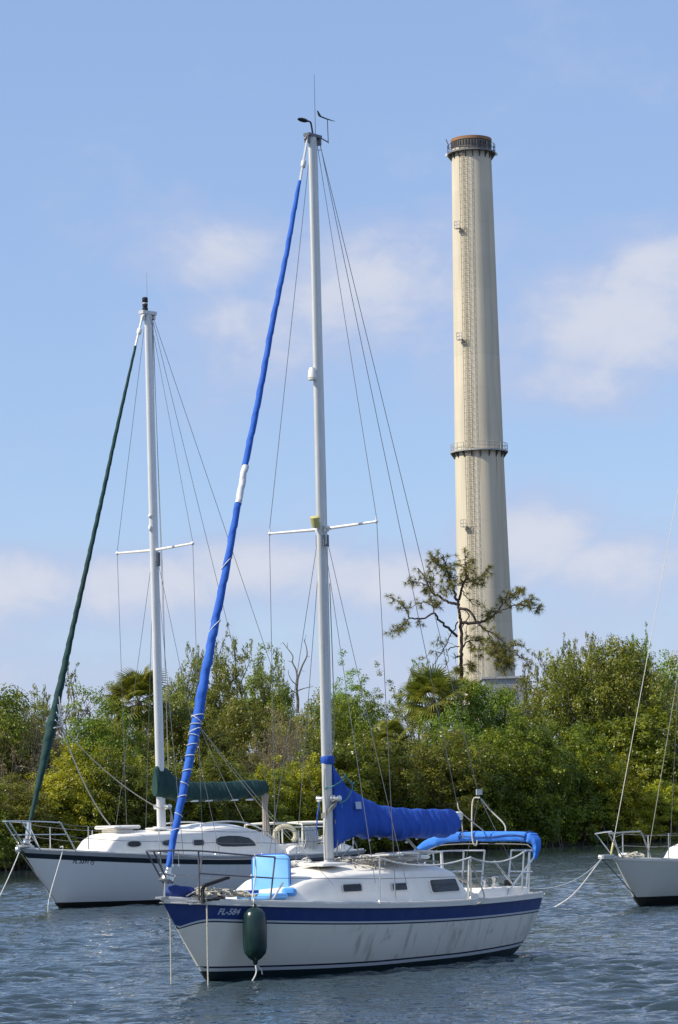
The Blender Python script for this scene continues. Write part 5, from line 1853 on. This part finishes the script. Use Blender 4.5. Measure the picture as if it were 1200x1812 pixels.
    MB().rbox((2.10, .40, 1.285), (.80, .46, .09), .12, Matrix.Rotation(R(-52), 3, 'Z'), 5).build('pad', M_SKYBLUE, cu2, True)
    MB().rbox((1.66, .58, 1.33), (.24, .26, .13), .06, Matrix.Rotation(R(-52), 3, 'Z') @ Matrix.Rotation(R(12), 3, 'X'), 5).build('folded_end', mat('shaded_blue_vinyl', (.10, .33, .72), .45), cu2, True)
    cu3 = thing('cushion', 'small oval dark blue pad at the left end of the flat cushion', 'cushion', 'blue cushions on the foredeck', F, (2.42, .30, 1.33))
    pts = [(2.40 + .24 * math.cos(k * .3142) * .6 + .10 * math.sin(k * .3142) * .8, .28 - .24 * math.cos(k * .3142) * .8 + .10 * math.sin(k * .3142) * .6, 1.345) for k in range(20)]
    MB().extrude(pts, (0, 0, .045)).build('pad', M_MIDBLUE, cu3, True)
    # fender
    fd = thing('fender', 'long dark green fender hanging on the front boat\'s side near the bow', 'fender', None, F, (2.80, .87, .33))
    MB().lathe([(.02, .27), (.035, .285), (.04, .33), (.10, .37), (.165, .44), (.186, .53), (.19, .75), (.186, .98), (.165, 1.07), (.11, 1.125), (.045, 1.15), (.035, 1.19), (.015, 1.21)], (2.80, .87, 0), 28).build('body', M_FENDER, fd, True)
    MB().tube(curve([(2.80, .87, 1.20), (2.77, .80, 1.27), (2.70, .76, 1.40), (2.62, .75, 1.70), (2.61, .72, 1.96)], 5), .011, 5).tube(curve([(2.80, .87, 1.19), (2.83, .89, 1.25), (2.78, .84, 1.28)], 5), .012, 5).build('lanyard', M_ROPEW, fd)
    MB().tube(curve([(2.80, .87, .28), (2.82, .90, .15), (2.90, .88, .02), (2.98, .86, -.08)], 5), .012, 5).tube(curve([(2.80, .87, .28), (2.73, .92, .20), (2.70, .92, .12)], 5), .009, 5).build('tail_rope', M_ROPEW, fd)
    solo('mooring_rope', MB().tube(curve([(3.42, .30, 1.33), (3.46, .46, 1.29), (3.47, .49, 1.18), (3.47, .49, .6), (3.47, .49, -.3)], 6), .0115, 6), M_ROPE, 'rope hanging from the front boat\'s bow down its near side', 'rope', F, (3.47, .49, 0))
    a = F.inverted() @ water_pt(303, 1742)
    solo('mooring_rope', MB().tube([(3.82, -.10, 1.33), (a.x, a.y, 1.0), (a.x, a.y, -.3)], .011, 6), M_ROPE, 'rope hanging straight into the water from the front boat\'s stem', 'rope', F, (a.x, a.y, 0))
    return F


FRONT = front_boat()


def left_boat():
    F = boat_frame(-5.244, 72.823, 0.781)
    H = Hull(4.99, 1.64, 3.73, 6.8, 1.26, 5.7, 1.75, 1.35, -0.8, 0.6, 1.2, -4.2)
    t = thing('sailboat', 'larger white sailboat with green sail covers moored behind on the left', 'sailboat', 'sailboats at their moorings', F)
    zs = H.zs
    a0 = lambda x: zs(x) - .10
    a1 = lambda x: zs(x) - .23
    w0 = lambda x: .11 + .012 * max(0, x)
    hull = H.strip(a1, w0, 10).build('hull', M_HULL_L, t, True)
    H.strip(zs, a0, 2, .03).build('rub_rail', mat('silver_rail', (.46, .46, .46), .4, metal=.2, var=.4), hull, True)
    H.strip(a0, a1, 2, .004).build('sheer_stripe', M_DKGREEN, hull, True)
    H.strip(w0, H.zk, 6).build('bottom_paint', M_BLACKBOT, hull, True)
    text_on_hull('FL 5391 PJ', H, 3.76, 1.215, .185, .25, M_TEXTD, hull, 'registration_number', .70, .03)
    H.deck().build('deck', M_DECK, t, True)
    H.rail(.03, .02, .05).build('toe_rail', M_ALU, t)
    MB().tube(curve([(4.6, 0, 1.66), (4.95, 0, 1.68), (5.12, 0, 1.64), (5.08, 0, 1.55)], 4), .07, 8).box((4.9, 0, 1.72), (.35, .26, .06)).build('stem_fitting', M_STEEL, t, True)
    stn = [(2.68, .70, .66, zs(2.68) + .02, zs(2.68) + .03), (2.58, .72, .68, 1.56, 1.60), (2.34, .74, .70, 1.80, 1.87), (2.12, .76, .70, 1.92, 1.98), (1.2, .92, .85, 1.94, 2.02), (.2, 1.06, .98, 1.95, 2.03),
           (-.55, 1.12, 1.04, 1.96, 2.05), (-.95, 1.14, 1.05, 2.02, 2.15), (-1.6, 1.15, 1.05, 2.05, 2.19), (-2.3, 1.15, 1.04, 2.02, 2.15), (-2.9, 1.14, 1.02, 1.90, 2.0), (-3.4, 1.12, 1.02, 1.66, 1.72), (-3.75, 1.10, 1.05, 1.40, 1.42)]
    cabin = cabin_loft(stn, H).build('cabin', M_WHITE, t, True)
    yf = cab_side(stn, H)

    def ellipse(x0, x1, z0, z1):
        return [((x0 + x1) / 2 + (x1 - x0) / 2 * math.copysign(abs(math.cos(a)) ** .7, math.cos(a)), (z0 + z1) / 2 + (z1 - z0) / 2 * math.copysign(abs(math.sin(a)) ** .8, math.sin(a))) for a in [2 * math.pi * k / 20 for k in range(20)]]
    for sd in (1, -1):
        for x in (1.70, .58):
            side_window(ellipse(x - .21, x + .21, 1.60, 1.75), yf, cabin, side=sd)
        side_window(rounded(-.62, -.26, 1.58, 1.73, .05), yf, cabin, side=sd)
        poly = [(-1.02, 1.66), (-1.08, 1.74), (-1.25, 1.80), (-1.6, 1.82), (-2.0, 1.80), (-2.35, 1.74), (-2.55, 1.62), (-2.64, 1.52), (-2.55, 1.50), (-1.7, 1.50), (-1.3, 1.52), (-1.1, 1.58)]
        side_window(poly, yf, cabin, side=sd, mf=M_WHITE, fw=.03)
        MB().tube(curve([(-.65, sd * .92, 2.06), (-.75, sd * .92, 2.17), (-1.5, sd * .92, 2.22), (-2.3, sd * .92, 2.18), (-3.0, sd * .92, 1.98), (-3.5, sd * .92, 1.68)], 5), .022, 7).build('handrail', M_ALUW, cabin, True)
    hb = MB().rbox((1.62, 0, 2.03), (.66, .66, .14), .06).build('hatch_base', M_WHITE, cabin, True)
    MB().rbox((1.62, 0, 2.14), (1.0, .92, .10), .08).build('hatch_lid', M_WHITE, hb, True)
    MB().rbox((.45, .3, 2.06), (.5, .45, .08), .05).rbox((-.3, -.2, 2.08), (.4, .7, .08), .05).build('roof_locker', M_WHITE, cabin, True)
    # cockpit
    for sd in (1, -1):
        rows = []
        for x, h in ((-3.7, .12), (-4.0, .26), (-5.0, .26), (-6.2, .24), (-6.6, .12)):
            yo = H.B(x) - .30
            z0, z1 = zs(x) - .02, zs(x) + h
            rows.append([(x, sd * yo, z0), (x, sd * (yo - .04), z1 - .02), (x, sd * (yo - .07), z1), (x, sd * (yo - .26), z1), (x, sd * (yo - .29), z1 - .02), (x, sd * (yo - .31), z0)])
        MB().rings(rows).build('cockpit_coaming', M_WHITE, t, True)
        winch(t, (-4.35, sd * (H.B(-4.35) - .46), zs(-4.35) + .26), 1.5)
        winch(t, (-5.4, sd * (H.B(-5.4) - .46), zs(-5.4) + .26), 1.8)
    bt = MB()
    for x in (-4.35, -5.9):
        bt.tube(curve([(x, 1.25, zs(x)), (x, 1.25, 1.95), (x, 1.1, 2.09), (x, 0, 2.13), (x, -1.1, 2.09), (x, -1.25, 1.95), (x, -1.25, zs(x))], 5), .026, 7)
    bt.tube([(-4.35, 1.12, 2.09), (-5.9, 1.12, 2.09)], .03, 7).tube([(-4.35, -1.12, 2.09), (-5.9, -1.12, 2.09)], .03, 7)
    bt.build('canopy_frame', mat('cream_tube', (.62, .60, .52), .5), t, True)
    rb = MB()
    rnd = random.Random(3)
    for k in range(9):
        a = k * .7
        rb.tube([(-4.05 + .09 * math.cos(a), .09 * math.sin(a), 2.98), (-4.02 + .05 * math.cos(a + 1), .06 * math.sin(a + 1), 2.5), (-4.12 + .13 * math.cos(a + .5), .12 * math.sin(a + .5), 1.45)], [.035, .03, .035], 6)
    rb.build('boom_crutch', M_WOOD, t, True)

    # mast
    zt = 16.95
    rings = [oval(z, .146 * (1 - .15 * max(0, (z - 12) / 5)), .098 * (1 - .15 * max(0, (z - 12) / 5)), 16, cx=.14 * (z - 2) / 15.1, cy=-.119 * (z - 2) / 15.1) for z in np.linspace(1.98, zt, 24)]
    mast = MB().rings(rings).build('mast', M_ALUW, t, True)
    cx, cy = .14, -.119
    MB().box((cx, cy, zt), (.52, .2, .10)).box((cx + .2, cy, zt - .14), (.08, .12, .2)).box((cx - .22, cy, zt - .1), (.06, .1, .16)).build('masthead', M_ALU, mast)
    MB().lathe([(.07, 0), (.085, .03), (.085, .10), (.05, .12), (.05, .13), (.08, .14), (.08, .22), (.05, .23)], (cx + .1, cy, zt + .04), 14).build('light_base', M_BLACK, mast, True)
    MB().lathe([(.075, 0), (.075, .08)], (cx + .1, cy, zt + .22), 14).build('light_lens', M_WHITE, mast, True)
    MB().lathe([(.07, 0), (.085, .02), (.085, .15), (.06, .17)], (cx + .1, cy, zt + .28), 14).build('light_cap', M_BLACK, mast, True)
    MB().tube([(cx + .02, cy, zt), (cx + .02, cy, zt + 1.2)], [.007, .004], 4).build('antenna', M_WIRE, mast)
    MB().tube([(-.17 + .07, -.06, 4), (-.05, -.06, 10), (-.02, -.119, 16.8)], .014, 4).build('sail_track', M_DARKTUBE, mast)
    hal = MB()
    hal.tube([(-.06, -.15, 16.7), (-.28, -.1, 9), (-.28, -.02, 4.2), (-.30, 0, 3.0)], .010, 4)
    hal.tube([(-.05, -.11, 16.7), (-.22, -.08, 9), (-.34, -.04, 3.5)], .009, 4)
    hal.tube(curve([(-.18, .1, 2.75), (-.26, .12, 2.5), (-.24, .12, 2.15), (-.32, .12, 2.1), (-.30, .12, 2.4), (-.22, .1, 2.7)], 4), .02, 5)
    hal.build('halyard', M_ROPEG, mast)
    for sd in (1, -1):
        MB().tube([(.07, sd * .09 - .06, 10.02), (.07, sd * 1.66 - .06, 10.07)], [.04, .028], 8).ball((.07, sd * 1.66 - .06, 10.07), .055).build('spreader', M_WHITE, mast, True)
        MB().box((.02, sd * .12 - .05, 9.75), (.10, .02, .4)).build('shroud_tang', M_DARKTUBE, mast)
        w = winch(mast, (0, 0, 0), 1.5)
        w.location = (-.05, sd * .11, 2.68)
        w.rotation_euler = (-sd * math.pi / 2, 0, 0)
        top = Vector((.14, sd * .1 - .12, zt - .1))
        tip = Vector((.07, sd * 1.67 - .06, 10.12))
        wires(t, [top, tip, H.edge(-.1, sd, .10, .02)], .0075)
        wires(t, [(.09, sd * .1 - .06, 9.7), H.edge(.55, sd, .12, .02)], .0075)
        wires(t, [(.03, sd * .1 - .06, 9.7), H.edge(-.75, sd, .12, .02)], .0075)
    MB().ball((.22, -.05, 11.0), .06).ball((.24, -.04, 10.65), .05, .05, .09).build('steaming_light', M_WHITE, mast, True)
    wires(t, [(-.04, -.12, zt - .05), (-6.75, 0, 1.45)], .008, 'backstay')
    wires(t, [(-.02, -.12, zt - .1), (-4.1, 0, 3.34)], .0075, 'topping_lift')
    # boom and cover
    MB().rings([[(x, .075 * math.cos(a), 3.05 + .09 * math.sin(a)) for a in [2 * math.pi * k / 12 for k in range(12)]] for x in (-.2, -4.05)]).build('boom', M_ALUW, t, True)
    cv = cover([(.24, 3.76, 2.98, .13), (.12, 3.86, 2.94, .19), (-.1, 3.84, 2.92, .20), (-.35, 3.66, 2.88, .20), (-.65, 3.45, 2.84, .21), (-1.0, 3.38, 2.80, .22), (-1.8, 3.36, 2.80, .23), (-2.6, 3.37, 2.82, .22), (-3.2, 3.40, 2.88, .2), (-3.7, 3.41, 2.92, .18), (-4.08, 3.36, 3.0, .13)], 9)
    cvo = cv.build('sail_cover', M_GREEN, t, True)
    for x in (-1.15, -1.7, -2.7, -3.3):
        MB().rbox((x, .12, 2.83), (.22, .14, .05), .02).build('sail_edge', M_WHITEC, cvo, True)
    # headsail
    p0, p1 = Vector((4.72, 0, 2.25)), Vector((.722, 0, 15.9))
    prof = [(0, .045), (.05, .068), (.11, .10), (.16, .128), (.2, .148), (.23, .112), (.3, .096), (.4, .074), (.6, .062), (.85, .050), (1, .035)]
    hs = furl(p0, p1, prof, 8, 30, m=190, amp=.10).build('furled_headsail', M_GREEN, t, True)
    tg = (p1 - p0).normalized()
    MB().tube([p1, (.451, 0, 16.79), (.3, -.05, 16.9)], [.035, .03, .02], 7).lathe([(.05, 0), (.07, .03), (.07, .16), (.04, .2)], (.60, 0, 16.25), 10, tg).build('headstay', M_WHITE, hs, True)
    MB().tube(curve([p0 + Vector((0, 0, .1)), (4.76, 0, 2.0), (4.82, 0, 1.72)], 4), [.06, .06, .07, .08, .08, .07, .06, .05, .05], 8).lathe([(.05, 0), (.15, .02), (.15, .05), (.1, .07), (.1, .13), (.15, .15), (.05, .18)], (4.84, 0, 1.74), 16, tg).build('furling_drum', M_STEEL, hs, True)
    clew = Vector((3.62, .05, 4.95))
    for k in range(5):
        q = p0.lerp(p1, .20 + .012 * k)
        MB().tube([clew + Vector((.02, .05, 0)), q + Vector((.05, .17, .05 * k - .08))], .016, 5).build('sail_lashing', M_WHITEC, hs)
    wires(t, sag(clew, (2.0, .2, 2.16), .32), .020, 'headsail_sheet', M_ROPE)
    wires(t, sag(clew, (.12, .1, 2.62), .22), .015, 'headsail_sheet', M_ROPE)
    # rails
    pu = MB()
    pu.tube(curve([(4.25, .72, 2.32), (4.7, .48, 2.36), (5.3, .24, 2.39), (5.55, .08, 2.39), (5.55, -.08, 2.39), (5.3, -.24, 2.39), (4.7, -.48, 2.36), (4.25, -.72, 2.32)], 5), .02, 7)
    for sd in (1, -1):
        pu.tube(curve([(4.28, sd * .71, 2.32), (4.18, sd * .72, 2.27), (3.72, sd * .78, zs(3.7))], 4), .02, 7)
        pu.tube([(5.2, sd * .27, 2.39), (4.6, sd * .34, zs(4.6))], .02, 7)
        pu.tube([(5.5, sd * .1, 2.39), (4.95, sd * .1, 1.7)], .02, 7)
        pu.tube([(4.0, sd * .74, 2.0), (5.15, sd * .22, 2.02)], .016, 7)
    pu.build('pulpit', M_STEEL, t, True)
    for sd in (1, -1):
        xs = [3.35, 1.35, -.55, -2.35, -3.9]
        prev = Vector((4.2, sd * .72, 2.30))
        low = Vector((4.0, sd * .75, 1.98))
        for x in xs:
            P = H.edge(x, sd, .09)
            MB().tube([P, P + Vector((0, 0, .70))], .018, 6).lathe([(.04, 0), (.03, .05), (.02, .07)], P, 8).build('stanchion', M_STEEL, t, True)
            wires(t, sag(prev, P + Vector((0, 0, .69)), .012, 6), .0085, 'lifeline')
            wires(t, sag(low, P + Vector((0, 0, .38)), .03, 6), .0085, 'lifeline')
            prev, low = P + Vector((0, 0, .69)), P + Vector((0, 0, .38))
        E_ = Vector((-5.9, sd * 1.42, 1.95))
        wires(t, sag(prev, E_, .01, 6), .0085, 'lifeline')
        wires(t, sag(low, E_ - Vector((0, 0, .33)), .02, 6), .0085, 'lifeline')
    pp = MB().tube(curve([(-5.9, 1.42, 1.95), (-6.6, 1.25, 1.97), (-6.8, .8, 1.97), (-6.8, -.8, 1.97), (-6.6, -1.25, 1.97), (-5.9, -1.42, 1.95)], 5), .02, 7)
    for sd in (1, -1):
        pp.tube([(-5.9, sd * 1.42, 1.95), (-5.9, sd * 1.40, zs(-5.9))], .02, 6).tube([(-6.72, sd * 1.0, 1.97), (-6.65, sd * 1.0, zs(-6.6))], .02, 6)
    pp.build('pushpit', M_STEEL, t, True)
    # things carried aboard
    rc = MB()
    rnd = random.Random(6)
    for k in range(12):
        x = -4.42 - .045 * k + rnd.uniform(-.02, .02)
        dz = rnd.uniform(-.08, .04)
        rc.tube(curve([(x, 1.22, 2.02), (x - .02, 1.30, 1.75), (x + .03, 1.30, 1.45 + dz), (x + .08, 1.26, 1.42 + dz), (x + .07, 1.22, 1.75), (x + .02, 1.20, 2.02)], 4), .018, 5)
    solo('rope_coil', rc, M_ROPEW, 'coil of white rope hung over the left boat\'s cockpit rail', 'rope', F, (-4.65, 1.24, 1.4))
    solo('rope_coil', heap(MB(), (-4.95, 1.15, 1.50), .3, .2, .22, 22, .017, 33, .16), M_ROPEW, 'pile of white rope on the left boat\'s coaming beside a winch', 'rope', F, (-4.95, 1.15, 1.42))
    hs_ = MB()
    pts = []
    for k in range(17):
        a = R(-40 + 260 * k / 16)
        pts.append((-5.15 - .26 * math.cos(a), -.35 + .18 * math.cos(a), 1.74 + .27 * math.sin(a)))
    hs_.tube(curve(pts, 2), .075, 8)
    solo('horseshoe_buoy', hs_, M_CREAM, 'cream horseshoe lifebuoy on the left boat\'s stern', 'lifebuoy', F, (-5.15, -.35, 1.45), True)
    solo('rolled_awning', MB().tube(curve([(-5.6, .9, 1.62), (-6.1, .95, 1.66), (-6.6, .9, 1.62)], 4), [.08, .10, .11, .11, .11, .11, .11, .10, .08], 9), M_CREAM, 'rolled cream awning on the left boat\'s stern, behind the front boat\'s mast', 'awning', F, (-6.1, .93, 1.52), True)
    # mooring lines
    a = F.inverted() @ water_pt(-30, 1632)
    solo('mooring_rope', MB().tube(sag((5.05, 0, 1.58), (a.x, a.y, -.1), .1), .013, 5), M_ROPEW, 'mooring rope running out from the left boat\'s stem past the left edge', 'rope', F, (5.05, 0, 1.5))
    a = F.inverted() @ water_pt(87, 1612)
    solo('mooring_rope', MB().tube(curve([(4.1, .55, 1.66), (4.15, .72, 1.56), (a.x, a.y, .3), (a.x, a.y, -.3)], 5), .013, 5), M_ROPEW, 'rope hanging from the left boat\'s bow rail into the water', 'rope', F, (4.15, .72, 0))
    wires(t, [(5.02, .02, 1.52), (3.80, .03, .12)], .014, 'bobstay', M_ROPEG)
    return F


left_boat()


def right_boat():
    F = boat_frame(9.23, 65.3, .8)
    H = Hull(3.9, 1.21, 2.94, 4.8, 1.05, 4.2, 1.45, 1.05, -.4, .42, 1.0, -2.5)
    t = thing('sailboat', 'cream sailboat whose bow enters at the right edge', 'sailboat', 'sailboats at their moorings', F)
    zs = H.zs
    a0 = lambda x: zs(x) - .05
    w0 = lambda x: .24
    k0 = lambda x: zs(x) - .235
    k1 = lambda x: zs(x) - .255
    hull = H.strip(a0, w0, 10).build('hull', M_HULL_R, t, True)
    H.strip(zs, a0, 1, .02).build('rub_rail', M_WHITE, hull, True)
    H.strip(k0, k1, 1, .006, x1=3.0, cap=False).build('raised_line', M_HULL_R, hull)
    H.strip(w0, H.zk, 6).build('bottom_paint', M_BLACKBOT, hull, True)
    H.deck().build('deck', M_DECK, t, True)
    H.rail(.018, .016, .04).build('toe_rail', M_ALU, t)
    MB().box((4.12, 0, 1.235), (.62, .16, .05)).box((4.2, .07, 1.27), (.4, .02, .07)).box((4.2, -.07, 1.27), (.4, .02, .07)).lathe([(.05, -.06), (.03, 0), (.05, .06)], (4.4, 0, 1.26), 10, (0, 1, 0)).build('bow_roller', M_ALU, t)
    stn = [(1.35, .50, .45, zs(1.35) + .02, zs(1.35) + .03), (1.25, .56, .50, 1.16, 1.20), (.9, .70, .62, 1.38, 1.45), (.3, .84, .76, 1.48, 1.58), (-.6, .95, .86, 1.50, 1.62), (-2.0, .95, .86, 1.48, 1.60), (-2.5, .93, .88, 1.15, 1.2)]
    cabin = cabin_loft(stn, H).build('cabin', M_WHITE, t, True)
    yf = cab_side(stn, H)
    for sd in (1, -1):
        side_window(rounded(-.3, .1, 1.22, 1.36, .03), yf, cabin, side=sd)
        side_window(rounded(-1.9, -.9, 1.2, 1.38, .04), yf, cabin, side=sd)
    zt = 12.4
    mast = MB().rings([oval(z, .11, .075, 14) for z in np.linspace(1.6, zt, 10)]).build('mast', M_ALU, t, True)
    wires(t, [(4.02, 0, 1.30), (.1, 0, zt - .1)], .0085, 'forestay', mat('pale_wire', (.6, .58, .52), .6))
    wires(t, [(2.62, .05, 1.24), (.1, 0, 8.6)], .0075, 'inner_forestay', M_ROPEG)
    MB().lathe([(.02, 0), (.028, .02), (.028, .3), (.016, .34)], (4.02, 0, 1.30), 10, Vector((-3.9, 0, 11))).build('turnbuckle', M_YELLOW, t, True)
    for sd in (1, -1):
        pu = MB().tube(curve([(3.72, sd * .14, zs(3.7)), (4.28, sd * .19, 1.74), (4.34, sd * .21, 1.80), (4.22, sd * .24, 1.82), (3.55, sd * .42, 1.84), (3.36, sd * .45, 1.78), (3.06, sd * .48, zs(3.06))], 5), .017, 7)
        pu.build('pulpit', M_STEEL, t, True)
        prev = Vector((3.3, sd * .45, 1.70))
        low = Vector((3.18, sd * .47, 1.42))
        for x in (2.66, .9, -.9, -2.6):
            P = H.edge(x, sd, .07)
            MB().tube([P, P + Vector((-.03, 0, .64))], .015, 6).lathe([(.03, 0), (.025, .04), (.016, .06)], P, 8).build('stanchion', M_STEEL, t, True)
            wires(t, [prev, P + Vector((-.03, 0, .63))], .007, 'lifeline')
            wires(t, [low, P + Vector((-.02, 0, .34))], .007, 'lifeline')
            prev, low = P + Vector((-.03, 0, .63)), P + Vector((-.02, 0, .34))
        wires(t, [(0, sd * .08, zt - .2), H.edge(-.1, sd, .1)], .006)
    MB().rbox((3.35, -.1, 1.27), (.28, .22, .1), .05).build('windlass', M_WHITE, t, True)
    solo('rope_heap', heap(MB(), (3.35, .1, 1.22), .45, .22, .09, 12, .013, 44, .12), M_ROPE, 'small heap of rope on the right boat\'s foredeck', 'rope', F, (3.3, .1, 1.2))
    tip = F @ Vector((4.38, 0, 1.22))
    st = FRONT @ Vector((-4.45, .80, 1.14))
    q = st.copy()
    mb = MB()
    mb.tube([p - q for p in sag(tip, st, .22, 18)], .013, 5)
    o = mb.build('mooring_rope', M_ROPEW)
    o.location = q
    o['label'], o['category'] = 'rope from the right boat\'s bow to the front boat\'s stern', 'rope'
    w = water_pt(978, 1608)
    mid = tip.lerp(w, .55) + Vector((0, 0, -.16))
    mb = MB().tube([p - w for p in curve([tip, mid, w, w + Vector((-.5, -1.5, -.2))], 8)], .017, 5)
    o = mb.build('mooring_rope', M_ROPEW)
    o.location = w
    o['label'], o['category'] = 'slack white rope drooping from the right boat\'s bow into the water', 'rope'
    wires(t, [(4.36, 0, 1.2), (3.02, .02, .17)], .013, 'bobstay', M_DARKTUBE)


right_boat()
bpy.context.view_layer.update()
